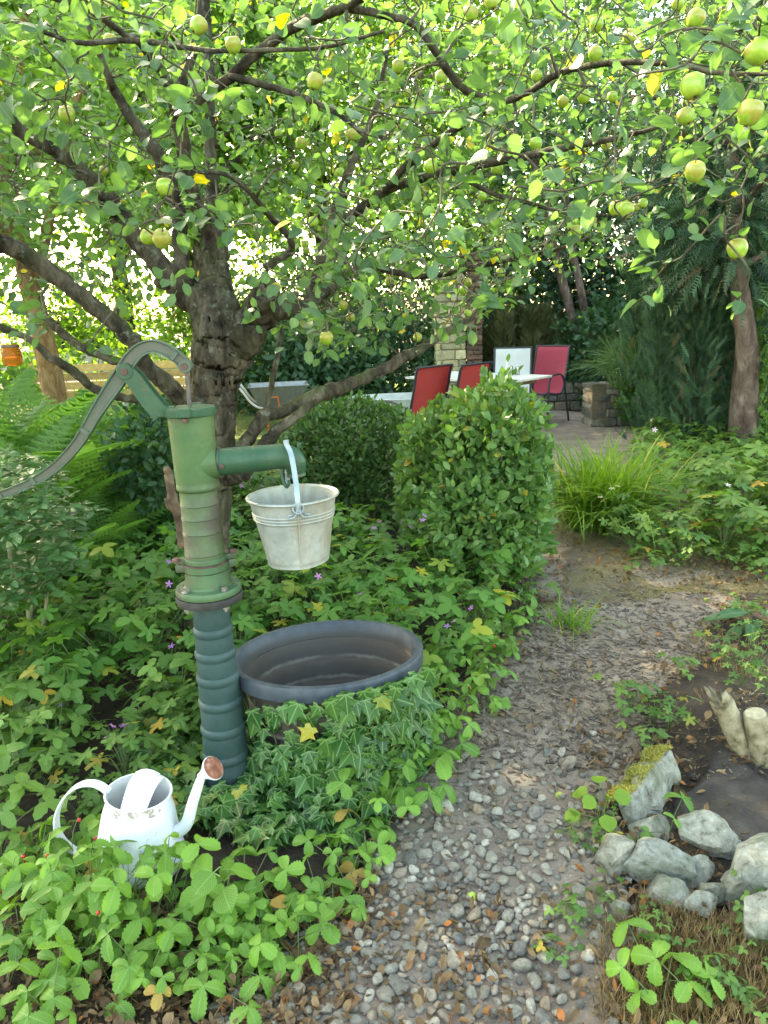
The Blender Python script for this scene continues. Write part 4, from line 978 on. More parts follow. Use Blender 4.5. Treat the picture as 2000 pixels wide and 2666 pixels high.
for k in order:
    p = CP[k]; dd = ((ND[:NN] - p) ** 2).sum(1); m = int(np.argmin(dd)); q = ND[m]; D = math.sqrt(dd[m]) + 1e-6
    j = rng.normal(size=(2, 3)) * .12 * D; j[:, 2] += .08 * D
    c = catmull(np.array([q, q * .66 + p * .34 + j[0], q * .33 + p * .67 + j[1], p]), 3)
    r0 = min(.0062, max(.0028, NRD[m] * .6)); r1 = .0019
    if D < .75: tw.add(*tube(c - TO, np.linspace(r0, r1, len(c)), 5, .05, cap=False))
    ND[NN] = c[3]; ND[NN + 1] = c[6]; ND[NN + 2] = p; NRD[NN:NN + 3] = (r0 * .8 + r1 * .2, r0 * .5 + r1 * .5, r1); NN += 3
    cdir[k] = (p - c[-3]) / max(np.linalg.norm(p - c[-3]), 1e-6)
stuff(tw.build('twigs', M_TWIG, tree, None))
nl = rng.integers(4, 9, len(CP)); idx = np.repeat(np.arange(len(CP)), nl); N = len(idx)
out = norm(cdir[idx] * .55 + rand_dir(N) * np.array([1, 1, .55]) + np.array([0, 0, -.05]))
pos = CP[idx] + out * rng.uniform(.01, .045, N)[:, None] + rng.normal(size=(N, 3)) * .022
rot = leaf_frames(out, up=.85, jit=.55)
scl = rng.uniform(.034, .066, N) * np.where(rng.random(N) < .15, .7, 1)
lx, ly, ld = proj(pos + out * scl[:, None] * .5); ax_, ay_, ad_ = proj(AP)      # leaves do not crowd the apples
clear = np.ones(N, bool)
for x_, y_, d_, (_, r_) in zip(ax_, ay_, ad_, ap):
    clear &= ~((np.hypot(lx - x_, ly - y_) < r_ / d_ * F * .95 + 22) & (ld < d_ + .06) & (rng.random(N) < .96))
pos, rot, scl = pos[clear], rot[clear], scl[clear]
foliage(tree, APPLE_LEAF, pos, rot, scl, M_APPLE_LEAF, 300, rest='crown')
# apples
prof = [(0, -.80), (.10, -.86), (.22, -.93), (.42, -.94), (.66, -.78), (.88, -.42), (.99, -.02), (1.0, .22), (.92, .55), (.74, .80), (.50, .93), (.28, .95), (.12, .86), (0, .74)]
apm = np_mesh('apple', *lathe(np.array(prof) * .9, 18), mat=M_APPLE); apm.transform(Matrix.Scale(.0265, 4))
stm = Acc().add(*tube(np.array([(0, 0, .70), (.03, 0, 1.2), (.15, .05, 1.9), (.2, .1, 2.3)]) * .0265, .0011, 6)).mesh('stem', M_TWIG)
cxm = Acc()
for q in range(5):
    an = q * 1.2566; cxm.add(*tube(np.array([(0, 0, -.76), (.10 * math.cos(an), .10 * math.sin(an), -.92), (.20 * math.cos(an), .20 * math.sin(an), -.96)]) * .0265, [.0014, .0012, .0004], 4))
cxm = cxm.mesh('calyx', M_TWIG)
for (p, r) in ap:
    o = obj('apple', apm, tree, p - TB, (rng.normal() * .28, rng.normal() * .28, rng.uniform(0, 6.28)), r / .0265)
    obj('stem', stm, o); obj('calyx', cxm, o)

# ------------------------------------------------------------------ hanging amber jar
JP = A(30, 925, 2.88)
jar = thing('glass_jar', 'ribbed amber glass jar lantern hanging on wire from a lower apple limb', 'jar', JP)
js = mpp(JP); rows = [(0, -26 * js), (18 * js, -26 * js)]
for k in range(10):
    t = k / 9; rr = (20 + 5 * math.sin(math.pi * (t * .8 + .1))) * js; z = (-25 + 43 * t) * js; rows += [(rr, z), (rr + 1.3 * js, z + 2.2 * js)]
rows += [(21 * js, 21 * js), (21 * js, 27 * js)] ; rows += [(r_ - 1.6 * js, z_ + .5 * js) for r_, z_ in rows[::-1][:-1]] + [(0, -24 * js)]
Acc().add(*lathe(rows, 32)).build('body', M_AMBER, jar, 50)
Acc().add(*lathe([(22.5 * js, 20 * js), (23 * js, 23 * js), (22.5 * js, 26 * js), (21.5 * js, 23 * js), (22.5 * js, 20 * js)], 24)).build('neck_wire', M_IRON, jar)
Acc().add(*tube(catmull([(-22 * js, 0, 23 * js), (-24 * js, 0, 50 * js), (-27 * js, 0, 78 * js)], 4), .0011, 5)).build('hanging_wire', M_IRON, jar)
Acc().add(*tube(catmull([(22 * js, 0, 23 * js), (10 * js, 0, 55 * js), (-26 * js, 0, 80 * js)], 4), .0011, 5)).build('hanging_wire', M_IRON, jar)
# ------------------------------------------------------------------ ivy over the tub and on the ground before it
def inpoly(px, py, poly):
    r = np.zeros(len(px), bool); n = len(poly)
    for a in range(n):
        x1, y1 = poly[a]; x2, y2 = poly[(a + 1) % n]
        c = ((y1 > py) != (y2 > py)) & (px < (x2 - x1) * (py - y1) / (y2 - y1 + 1e-9) + x1); r ^= c
    return r
tubI = np.array(tubM.to_3x3()); tc = np.array(tubM.translation)
n = 1750; th = rng.uniform(-2.75, .35, n); zz = rng.uniform(.0, .40, n) ** 1.0; rr = .255 + .05 * zz / .4 + rng.uniform(.0, .075, n) + np.where(zz > .33, .028, 0)
loc = np.stack([np.cos(th) * rr, np.sin(th) * rr, zz], 1); P1 = loc @ tubI.T + tc
o1 = np.stack([np.cos(th), np.sin(th), np.zeros(n)], 1)
px, py, dz = proj(P1)
top = np.interp(px, [500, 640, 700, 800, 880, 960, 1040, 1090, 1130, 1200], [1905, 1880, 1850, 1850, 1835, 1800, 1785, 1765, 1745, 1770]) + rng.normal(size=n) * 9
hole = inpoly(px, py, [(610, 1880), (690, 1870), (860, 1850), (850, 1925), (690, 1960), (610, 1990)]) & (rng.random(n) < .90)
k1 = (py > top) & ~hole & (px > 545); P1, o1, z1 = P1[k1], o1[k1], zz[k1]
n = 2500; gx_ = rng.uniform(-.75, .30, n); gy_ = rng.uniform(1.72, 2.6, n); P2 = np.stack([gx_, gy_, gz(gx_, gy_) + rng.uniform(.01, .10, n)], 1)
px, py, dz = proj(P2); dtub = np.hypot(gx_ - tc[0], gy_ - tc[1]); dp = np.hypot(gx_ - PB.x, gy_ - PB.y)
k2 = inpoly(px, py, [(455, 2150), (470, 2070), (540, 1990), (560, 1900), (760, 1900), (1130, 1830), (1110, 1950), (1010, 2110), (900, 2190), (800, 2170), (640, 2190), (560, 2140)]) & (dtub > .27) & (dp > .09)
n3 = 900; gx3 = rng.uniform(-1.15, -.55, n3); gy3 = rng.uniform(1.95, 2.9, n3); P3 = np.stack([gx3, gy3, gz(gx3, gy3) + rng.uniform(.03, .12, n3)], 1); px, py, dz = proj(P3)
k3 = inpoly(px, py, [(300, 1990), (330, 1880), (450, 1800), (530, 1880), (540, 2000), (470, 2060), (380, 1980)]) & (np.hypot(gx3 - PB.x, gy3 - PB.y) > .1)
P2 = np.vstack([P2[k2], P3[k3]])
ivy = thing('ivy', 'dense green ivy with pale veined leaves climbing over the front of the black tub', 'ivy', (tc[0], tc[1] - .3, 0))
fw1 = norm(np.array([0, 0, -1.0]) + rng.normal(size=(len(P1), 3)) * .45 + o1 * .25); nr1 = o1 * 1.0 + np.array([0, -.25, .45]) + rng.normal(size=o1.shape) * .22
fw2 = norm(rng.normal(size=(len(P2), 3)) * np.array([1, 1, .2]) + np.array([0, -.7, -.25])); nr2 = np.array([0, -.25, 1.0]) + rng.normal(size=P2.shape) * .32
P = np.vstack([P1, P2]); rot = np.concatenate([frames(fw1, nr1), frames(fw2, nr2)])
foliage(ivy, IVY, P - np.einsum('nij,j->ni', rot, np.array([0, .02, 0])), rot, rng.uniform(.040, .076, len(P)), M_IVY, 300)
iv = Acc()
for _ in range(26):
    a0 = rng.uniform(-2.5, .1); pts = []
    for q in range(6): a0 += rng.normal() * .12; z = .02 + q * .065; pts.append(np.array(tubM @ Vector((math.cos(a0) * (.275 + .05 * z / .4), math.sin(a0) * (.275 + .05 * z / .4), z))) - np.array(ivy.location))
    iv.add(*tube(catmull(pts, 3), .0022, 5))
stuff(iv.build('runners', M_TWIG, ivy))
# veins: a paler leaf rib is part of the ivy leaf material

# ------------------------------------------------------------------ plants with their own leaves
def stalk(acc, p0, p1, r=.0014, bow=.1):
    p0 = np.array(p0, float); p1 = np.array(p1, float); m = (p0 + p1) / 2 + np.array([0, 0, bow * np.linalg.norm(p1 - p0)]) + (p1 - p0) * np.array([-.15, -.15, 0])
    acc.add(*tube(catmull([p0, m, p1], 3), [r * 1.2, r * 1.1, r, r, r, r * .9, r * .8], 4, cap=False))
STRM = []
for q in range(6):      # leaves that fold, droop and twist differently
    r_ = np.random.default_rng(40 + q); a_ = r_.uniform(-14, 14, 3)
    sl_ = grid_leaf(obov(r_.uniform(.44, .56)), 15, (-1, -.5, 0, .5, 1), fold=r_.uniform(.05, .5), droop=r_.uniform(-.05, .5), pleat=.026, serr=.10)
    tm_ = merge(rotz(sl_, a_[0], r_.uniform(-22, 8)), rotz(sl_, 100 + a_[1], r_.uniform(-30, 10), r_.uniform(.78, .98)), rotz(sl_, -100 + a_[2], r_.uniform(-30, 10), r_.uniform(.78, .98)))
    vv_ = tm_[0] * .62; vv_[:, 2] += .05 * np.sin(9 * vv_[:, 0] + q) * np.sin(8 * vv_[:, 1] + 2 * q) * .6
    STRM.append(np_mesh('leaf', vv_, tm_[1], tm_[2], np.zeros(len(vv_)), M_STRAW))
def strawberry(p, s=1.0, nl=6, hmax=.17, label=None, group='strawberry plants along the bed edge', berries=0):
    t = thing('strawberry_plant', label or 'wild strawberry plant with bright green toothed three part leaves', 'plant', (p[0], p[1], float(gz(p[0], p[1])) - .004), group)
    st = Acc(); a0 = rng.uniform(0, 6.28)
    for q in range(nl):
        an = a0 + q * 2.4 + rng.normal() * .3; d = rng.uniform(.035, .11) * s; h = rng.uniform(.45, 1.0) * hmax * s
        tip = np.array([math.cos(an) * d, math.sin(an) * d, h]); stalk(st, (0, 0, 0), tip, .0013)
        f = np.array([[math.cos(an), math.sin(an), rng.uniform(-.45, .05)]]); up = np.array([[rng.normal() * .42 + .1 * math.cos(an), rng.normal() * .42 - .25, 1.0]])
        o = bpy.data.objects.new('leaf', STRM[int(rng.integers(6))]); COL.objects.link(o); o.parent = t; o.matrix_local = mat4(frames(f, up)[0], tip, rng.choice([.048, .062, .075, .088, .100]) * rng.uniform(.92, 1.08) * s)
    for q in range(berries):
        an = rng.uniform(0, 6.28); tip = np.array([math.cos(an) * .06, math.sin(an) * .06 - .02, hmax * rng.uniform(.7, 1.25)]); stalk(st, (0, 0, 0), tip + np.array([0, 0, .012]), .0008, .25)
        Acc().add(*lathe(np.array([(0, -1.2), (.45, -.8), (.8, 0), (.75, .5), (.4, .8), (0, .85)]) * .0062, 10, T4(tip))).build('berry', M_BERRY, t, 60)
    st.build('stems', M_STEM, t, None)
sp_ = [(60, 2420), (150, 2330), (110, 2250), (230, 2440), (40, 2300), (200, 2240), (310, 2360), (260, 2520), (140, 2620), (330, 2300), (395, 2330), (420, 2440), (470, 2350), (500, 2300), (390, 2540), (480, 2500), (560, 2400), (640, 2330), (600, 2480), (680, 2420), (720, 2350), (740, 2440), (790, 2380), (830, 2300), (870, 2340), (560, 2540), (20, 2520), (170, 2140), (120, 2190), (60, 2200), (690, 2300), (780, 2470), (440, 2560), (905, 2270), (880, 2225), (960, 2210), (940, 2150), (0, 2400), (270, 2330), (310, 2440), (90, 2540), (210, 2180), (640, 2410), (530, 2440), (210, 2350)]
for k, (x, y) in enumerate(sp_):
    p = G(x, y + 60); z_ = 'right in front of the watering can' if 250 < x < 480 and y > 2300 else 'left of the watering can, with red berries near' if x <= 250 and y < 2330 else 'left of the fine grass tuft' if x <= 250 else 'between the broad smooth weed and the gravel'
    strawberry(p, rng.uniform(.9, 1.2), int(rng.integers(4, 8)), rng.uniform(.08, .16), 'bright green toothed wild strawberry ' + z_, 'strawberries ' + z_, berries=2 if (x < 340 and y < 2360 and k % 2 == 0) else 0)
for x, y in ((290, 2390), (345, 2350), (400, 2385), (250, 2340), (440, 2330), (200, 2300)):
    strawberry(G(x, y + 60), 1.1, 6, .21, 'bright green toothed wild strawberry right in front of the watering can', 'strawberries right in front of the watering can', berries=1 if x < 300 else 0)
lab = 'strawberry plant with broad light green leaves edging the path beside the ivy'
for x, y in [(1010, 2060), (1060, 2010), (1100, 1960), (1150, 1930), (1190, 1880), (1160, 1840), (1230, 1830), (1210, 1780), (1270, 1790), (1250, 1740), (1130, 1800), (1180, 1740), (1120, 1900), (1060, 2080), (1000, 2130), (1290, 1700), (1230, 1690), (1180, 1690), (1310, 1650), (1280, 1620), (1350, 1600), (1060, 1930)]:
    p = G(x, y + 45); strawberry(p, rng.uniform(.9, 1.2), int(rng.integers(5, 8)), rng.uniform(.13, .20), lab, 'strawberry plants beside the ivy', berries=1 if x % 3 == 0 else 0)
for x, y, l in [(1690, 2520, None), (1820, 2600, None), (1720, 2600, None), (1740, 2130, 'small three leaved strawberry seedling on the dug soil behind the stones')]:
    strawberry(G(x, y + 60), 1.0, 3, .13, l or 'few leaved strawberry plant in dry stubble below the stones', 'strawberries in the stubble' if not l else None)
# broad smooth leaved weed beside the can
def rosette(name, p, tm, mat, nl, s, h, label, cat='plant', group=None, spread=.09, stems=M_STEM, flat=.25):
    t = thing(name, label, cat, (p[0], p[1], float(gz(p[0], p[1])) - .004), group); st = Acc(); me = np_mesh('leaf', tm[0], tm[1], tm[2], np.zeros(len(tm[0])), mat); a0 = rng.uniform(0, 6.28)
    for q in range(nl):
        an = a0 + q * 2.4; d = spread * (.35 + .65 * (q + 1) / nl); hh = h * (1.05 - .6 * (q + 1) / nl)
        tip = np.array([math.cos(an) * d, math.sin(an) * d, hh]); stalk(st, (0, 0, 0), tip, .0016)
        f = np.array([[math.cos(an), math.sin(an), rng.uniform(-.4, .2)]]); up = np.array([[rng.normal() * flat, rng.normal() * flat - .25, 1.0]])
        o = bpy.data.objects.new('leaf', me); COL.objects.link(o); o.parent = t; o.matrix_local = mat4(frames(f, up)[0], tip, s * rng.uniform(.8, 1.15))
    st.build('stems', stems, t, None); return t
rosette('broadleaf_weed', G(590, 2420), ROUND, M_STRAW, 9, .075, .20, 'upright weed with broad smooth oval leaves in front of the watering can', spread=.05)
rosette('broadleaf_weed', G(680, 2400), ROUND, M_STRAW, 6, .06, .12, 'low smooth oval leaved weed right of the upright broad weed', spread=.06)

# geraniums: a few plant builds, copied
def geranium_build(tm, mat, nl, h, s, stems):
    st = Acc(); pos = []; fw = []; sc = []
    for q in range(nl):
        an = q * 2.4 + rng.normal() * .4; d = rng.uniform(.02, .17); hh = h * rng.uniform(.45, 1.0)
        tip = np.array([math.cos(an) * d, math.sin(an) * d, hh]); stalk(st, (0, 0, 0), tip, .0014); pos.append(tip); fw.append((math.cos(an), math.sin(an), rng.uniform(-.5, 0))); sc.append(s * rng.uniform(.65, 1.15))
    pos = np.array(pos); up = np.array([0, -.12, 1.0]) + rng.normal(size=pos.shape) * .30
    V, T, U, rr = scatter(tm, pos, frames(np.array(fw), up), np.array(sc))
    return np_mesh('foliage', V, T, U, rr, mat), st.mesh('stems', stems)
GB = [geranium_build(PALM if k % 2 else PALM3, M_GER, 17, .34, .125, M_STEM) for k in range(7)]
GL = [geranium_build(PALM if k % 3 else PALM3, M_GER2, 15, .30, .105, M_STEM) for k in range(5)]
GS = [geranium_build(PALM3 if k % 3 else PALM, M_GER2, 12, .18, .082, M_STEM) for k in range(4)]
GBIG = [geranium_build(PALM, M_GER2, 15, .42, .17, M_STEM) for k in range(3)]
pet = rotz(grid_leaf(lambda t: .32 * t ** .6 * (1.05 - t) ** .3 + .01, 4, fold=.05, droop=.1), 0)
FLOWER = merge(*[rotz(pet, a, 12) for a in (0, 72, 144, 216, 288)])
FLP = np_mesh('flower', FLOWER[0] * .016, FLOWER[1], FLOWER[2], np.zeros(len(FLOWER[0])), M_PURPLE); FLK = np_mesh('flower', FLOWER[0] * .020, FLOWER[1], FLOWER[2], np.zeros(len(FLOWER[0])), M_PINK)
GLIST = []
def geranium(*a): GLIST.append(a)
def plant_geraniums():
    """the 290 that show largest are plants of their own, the rest one ground cover"""
    app = []
    for a in GLIST:
        px, py, dz = [float(v[0]) for v in proj((a[0], a[1], .2))]; app.append((a[5] if len(a) > 5 else 1.0) / dz * (-150 < px < 2150 and py < 2750))
    order = np.argsort(-np.array(app)); acc = Acc(); cache = {}
    for q, k in enumerate(order):
        if q < 290: geranium_thing(*GLIST[k]); continue
        x, y, builds = GLIST[k][:3]; s = GLIST[k][5] if len(GLIST[k]) > 5 else 1.0; me = builds[int(rng.integers(len(builds)))][0]
        if me.name not in cache:
            V = np.zeros(len(me.vertices) * 3, np.float32); me.vertices.foreach_get('co', V); T = np.zeros(len(me.loops), np.int32); me.loops.foreach_get('vertex_index', T); rr = np.zeros(len(me.vertices), np.float32); me.attributes['rnd'].data.foreach_get('value', rr); cache[me.name] = (V.reshape(-1, 3), T.reshape(-1, 3), rr)
        V, T, rr = cache[me.name]; acc.add(xf(V * s, Matrix.Rotation(rng.uniform(0, 6.28), 3, 'Z')) + np.array([x, y, float(gz(x, y))]), T, None, (rr + rng.random()) % 1)
    stuff(acc.build('ground_cover', M_GER2, None, None), 'leafy green geranium ground cover filling the back of the beds', 'ground cover')
def geranium_thing(x, y, builds, label, group, s=1.0, flower=None, fh=.42):
    t = thing('geranium_plant', label, 'plant', (x, y, float(gz(x, y)) - .005), group, rng.uniform(0, 6.28)); t.scale = (s, s, s * rng.uniform(.85, 1.15))
    f, st = builds[int(rng.integers(len(builds)))]; stuff(obj('foliage', f, t)); obj('stems', st, t)
    for _ in range(flower and int(rng.integers(1, 4)) or 0):
        an = rng.uniform(0, 6.28); d = rng.uniform(.0, .14); pt = (math.cos(an) * d, math.sin(an) * d, fh * rng.uniform(.9, 1.15))
        obj('flower', flower, t, pt, (rng.normal() * .4 - .3, rng.normal() * .4, rng.uniform(0, 6.28))); a = Acc(); stalk(a, (0, 0, .1), pt, .0008); a.build('flower_stalk', M_STEM, t, None)
def bedzone(x, y):
    px, py, _ = [float(v[0]) for v in proj((x, y, .25))]
    if y > 4.6: z = 'around the dark shrub and ferns' if x < -1.2 else 'under the dark clipped hedge'
    elif x > -.35: z = 'between the black tub and the tall clipped bush'
    elif abs(x + .55) < .35 and y < 3.1: z = 'right behind the pump column'
    elif abs(x - TB.x) < .45: z = 'round the apple trunk foot'
    elif x < -1.35 and y < 3.9: z = 'around the bare stemmed shrub'
    elif x < -1.2: z = 'between the ferns and the apple trunk'
    else: z = 'between the bare stemmed shrub and the pump'
    return 'leafy green cranesbill geranium growing ' + z, 'geraniums ' + z
HC = np.array([.45, 4.35])
cnt = 0
step = .205
for yy in np.arange(2.0, 6.4, step):
    for xx in np.arange(-3.0, .75, step):
        x, y = xx + rng.normal() * .06, yy + rng.normal() * .06
        px, py, dz = [float(v[0]) for v in proj((x, y, .25))]
        if px < -160: continue
        if math.hypot(x - TC.x, y - TC.y) < .47 or math.hypot(x - PB.x, y - PB.y) < .2 or math.hypot(x - TB.x, y - TB.y) < .13: continue
        if math.hypot(x - WB.x, y - WB.y) < .30 or (y < 2.15 and x > -.85): continue
        if seg_dist(np.array([[x, y]]), PATH)[0] < 1.30: continue
        if (x - .515) ** 2 / .5 ** 2 + (y - 4.42) ** 2 / .5 ** 2 < 1: continue
        if x > -.8 and y > 4.9: continue
        near = y < 2.75
        if near: geranium(x, y, GS + GL[:2], 'pale green low geranium plant around the column foot and watering can', 'low geraniums near the pump', .95, FLP if rng.random() < .10 else None, .26)
        else: geranium(x, y, GB if rng.random() < .82 else GL, *bedzone(x, y), rng.uniform(.9, 1.15), FLP if rng.random() < .13 else None)
        cnt += 1
for _ in range(95):                          # fill round the can and column foot
    x, y = rng.uniform(-1.75, -.30), rng.uniform(1.75, 2.95); px, py, dz = [float(v[0]) for v in proj((x, y, .08))]
    if not inpoly(np.array([px]), np.array([py]), [(-120, 1700), (420, 1640), (560, 1900), (470, 2080), (430, 2300), (120, 2350), (-120, 2350)])[0] or math.hypot(x - WB.x, y - WB.y) < .24 or math.hypot(x - PB.x, y - PB.y) < .2: continue
    geranium(x, y, GS if y < 2.2 else GL, 'pale green low geranium plant around the column foot and watering can', 'low geraniums near the pump', rng.uniform(.7, 1.05), FLP if rng.random() < .10 else None, .26)
for yy in np.arange(2.9, 4.1, .19):          # path edge below the front bush
    for off in (.0, .17):
        x = float(np.interp(yy, PATH[:, 1], PATH[:, 0] - PATH[:, 2])) - .02 - off + rng.normal() * .03
        if math.hypot(x - TC.x, yy - TC.y) < .46: continue
        geranium(x, yy, GS, 'light green low leafy plant edging the path below the clipped bush', 'low plants edging the path', rng.uniform(.8, 1.1), FLP if rng.random() < .25 else None, .22)
for yy in np.arange(4.35, 8.6, .24):         # bed right of the path
    for xx in np.arange(1.5, 4.9, .24):
        x, y = xx + rng.normal() * .07, yy + rng.normal() * .07; px, py, dz = [float(v[0]) for v in proj((x, y, .1))]
        if px > 2150 or not inpoly(np.array([px]), np.array([py]), [(1560, 1400), (1640, 1180), (1690, 1110), (1800, 1130), (2200, 1150), (2200, 1500), (1900, 1480), (1700, 1440)])[0]: continue
        big = px > 1820 and py > 1280
        geranium(x, y, GBIG if big else GL, 'large leaved pale anemone beside the cypress trunk' if big else 'pale green geranium with tiny pink flowers right of the path', 'large leaved anemones' if big else 'geraniums right of the path', rng.uniform(.9, 1.25), FLK if rng.random() < .16 else None, .40)
for x, y in [(1960, 1640), (1930, 1600), (1985, 1600), (1860, 1680), (1900, 1720), (1970, 1730), (2020, 1680), (1780, 1740), (1700, 1860), (1740, 1880), (1690, 1930), (1640, 1830), (1990, 1790), (1930, 1760)]:
    p = G(x, y + 25); geranium(p.x, p.y, GS, 'small pale cranesbill plant growing by the cut stump and mossy slab', 'cranesbills by the cut stump', rng.uniform(.55, .85))
for x, y in [(1700, 2390), (1720, 2460), (1900, 2440), (1880, 2510), (1900, 2590), (1960, 2620), (1980, 2480), (1840, 2560), (1560, 2170), (1510, 2180), (1480, 2390), (1580, 2330), (1440, 2480), (1520, 2400), (1600, 2110), (1600, 2200), (1990, 2380)]:
    p = G(x, y + 20); geranium(p.x, p.y, GS, 'small lobed seedling among stones and dry stubble', 'seedlings among stones and stubble', rng.uniform(.32, .55))
for _ in range(60):                          # low seam of seedlings where the right bed meets the mossy earth
    x_, y_ = rng.uniform(1640, 2060), rng.uniform(1380, 1500); p = G(x_, y_ + (x_ - 1640) * .06); geranium(p.x, p.y, GS, 'small pale seedling at the front seam of the right hand bed', 'seedlings at the seam of the right bed', rng.uniform(.45, .95))
plant_geraniums()
rosette('white_edged_plant', G(1560, 2160), ROUND, M_GRASS, 7, .055, .15, 'yellowing variegated plant leaning on the mossy slab', spread=.06)
rosette('hellebore', G(1960, 1640), OVAL_HI, M_RHODO, 9, .16, .10, 'dark leathery leaved plant lying at the edge of the mossy earth', spread=.09)

# ------------------------------------------------------------------ clipped bushes
def bush(name, label, cat, c, rad, n, tm, mat, size, n_obj=0, pw=3.0, group=None, core=True, stems=8, bumps=.07, nodes=None, zmin=.02, stem_mat=None, depth=.16, upw=.35):
    """leaves in the outer shell of a superellipsoid around stems and leaves coloured dark"""
    lobes = c if isinstance(c, list) else [(c, rad)]; c, rad = np.array(lobes[0][0]), np.array(lobes[0][1])
    t = thing(name, label, cat, (c[0], c[1], 0), group); O = np.array([c[0], c[1], 0]); PP = []; GG = []
    for c, rad in [(np.array(a_), np.array(b_)) for a_, b_ in lobes]:
     d = rand_dir(int(n * 1.5 / len(lobes))); d = d[d[:, 2] > -.75]
     k = (np.abs(d) ** pw).sum(1) ** (-1 / pw); s = 1 + bumps * (np.sin(7 * d[:, 0] + 3 * d[:, 1] + c[0]) * np.sin(6 * d[:, 2] + 2) + .6 * np.sin(13 * d[:, 1] - 9 * d[:, 2]) + .5 * np.sin(21 * d[:, 0] + 17 * d[:, 2]))
     f = 1 - rng.random(len(d)) ** 1.7 * depth * 1.6 + (rng.random(len(d)) < .04) * rng.uniform(.02, .12, len(d))
     PP.append(c + d * (k * s * f)[:, None] * rad); GG.append(norm(np.sign(d) * np.abs(d) ** (pw - 1) / rad))
    P = np.vstack(PP); gradn = np.vstack(GG); c, rad = np.array(lobes[0][0]), np.array(lobes[0][1])
    ok = P[:, 2] > zmin; P, gradn = P[ok], gradn[ok]
    fw = norm(gradn * .7 + rng.normal(size=P.shape) * .55 + np.array([0, 0, .25])); rot = frames(fw, gradn * .6 + np.array([0, 0, upw]) + rng.normal(size=P.shape) * .45)
    foliage(t, tm, P, rot, rng.uniform(.7, 1.2, len(P)) * size, mat, n_obj)
    st = Acc()
    for _ in range(stems):
        a = rng.uniform(0, 6.28); b = np.array([math.cos(a) * .25, math.sin(a) * .25, 0]) * rad; e = rand_dir(1)[0] * rad * .75 + np.array([0, 0, c[2]])
        e[2] = abs(e[2]); st.add(*tube(catmull([b, (b + e) / 2 + rng.normal(size=3) * .06 * rad, e], 4), np.linspace(.010, .003, 9), 6, .05))
    st.build('stems', stem_mat or M_TWIG, t, None)
    if core:      # shaded inside put into colour: dark green leaves that block the view through
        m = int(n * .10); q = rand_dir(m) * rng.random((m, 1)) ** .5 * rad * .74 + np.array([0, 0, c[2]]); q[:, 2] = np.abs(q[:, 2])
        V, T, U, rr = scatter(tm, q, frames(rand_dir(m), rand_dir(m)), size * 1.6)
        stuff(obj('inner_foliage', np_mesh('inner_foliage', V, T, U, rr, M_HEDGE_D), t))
    return t
b1 = A(1235, 1290, 4.42)
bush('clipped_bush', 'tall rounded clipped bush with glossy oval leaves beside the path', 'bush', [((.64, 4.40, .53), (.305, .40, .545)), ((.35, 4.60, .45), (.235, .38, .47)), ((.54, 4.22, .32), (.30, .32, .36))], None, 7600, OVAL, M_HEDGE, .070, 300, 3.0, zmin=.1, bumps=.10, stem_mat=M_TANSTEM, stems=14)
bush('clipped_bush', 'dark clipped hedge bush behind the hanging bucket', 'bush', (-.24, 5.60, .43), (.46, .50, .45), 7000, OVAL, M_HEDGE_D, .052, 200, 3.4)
# azalea like shrub at the left with bare stems
t = thing('azalea_shrub', 'small leaved shrub with bare forked stems under the pump lever end', 'shrub', (-1.72, 3.18, 0))
st = Acc(); O = np.array(t.location)
fk = [np.array(A(*v)) for v in ((73, 1700, 3.18), (78, 1640, 3.18), (72, 1560, 3.18), (35, 1480, 3.2), (20, 1400, 3.2))]; st.add(*tube(catmull(fk, 5) - O, np.linspace(.020, .008, 21), 8, .05))
fk = [np.array(A(*v)) for v in ((76, 1620, 3.18), (84, 1550, 3.16), (100, 1480, 3.14), (110, 1400, 3.1))]; st.add(*tube(catmull(fk, 5) - O, np.linspace(.014, .006, 16), 8, .05))
fk = [np.array(A(*v)) for v in ((98, 1760, 3.1), (110, 1650, 3.1), (122, 1560, 3.1), (133, 1470, 3.1), (140, 1400, 3.1))]; st.add(*tube(catmull(fk, 5) - O, np.linspace(.009, .005, 21), 8, .05))
st.build('stems', M_TANSTEM, t, None)
C = []
while len(C) < 620:
    p = np.array([rng.uniform(-2.5, -1.15), rng.uniform(2.75, 3.75), rng.uniform(.42, 1.02)]); q = ((p[0] + 1.85) / .68) ** 2 + ((p[1] - 3.2) / .5) ** 2 + ((p[2] - .70) / .33) ** 2
    if .35 < q < 1 + .25 * math.sin(9 * p[0] + 5 * p[1]): C.append(p)
C = np.array(C); idx = np.repeat(np.arange(len(C)), 6); an = np.tile(np.arange(6) * 1.05, len(C)) + np.repeat(rng.random(len(C)) * 6, 6)
out = norm(np.stack([np.cos(an), np.sin(an), np.full(len(an), .12)], 1) + rng.normal(size=(len(an), 3)) * .2)
foliage(t, OVAL_HI, C[idx] + out * .008, frames(out, np.array([0, -.25, 1]) + rng.normal(size=out.shape) * .3), rng.uniform(.045, .075, len(out)), M_RHODO, 150)
bush('dark_shrub', 'dark glossy leaved shrub growing between the fern and apple trunk', 'shrub', (-1.50, 5.1, .50), (.30, .35, .50), 1300, OVAL, M_BGSHRUB, .075, 0, 2.2, core=True, bumps=.15)
bush('sunlit_shrub', 'yellow green sunlit shrub glowing behind the pump lever', 'shrub', (-2.5, 6.9, .35), (1.0, .6, .40), 2200, LEAF2, M_BGTREE, .075, 0, 2.2, core=False, bumps=.2)
bush('sunlit_shrub', 'yellow green sunlit shrub in front of the slatted fence', 'shrub', (-4.5, 8.2, .58), (1.2, .7, .62), 2600, LEAF2, M_BGTREE, .085, 0, 2.2, core=False, bumps=.2)

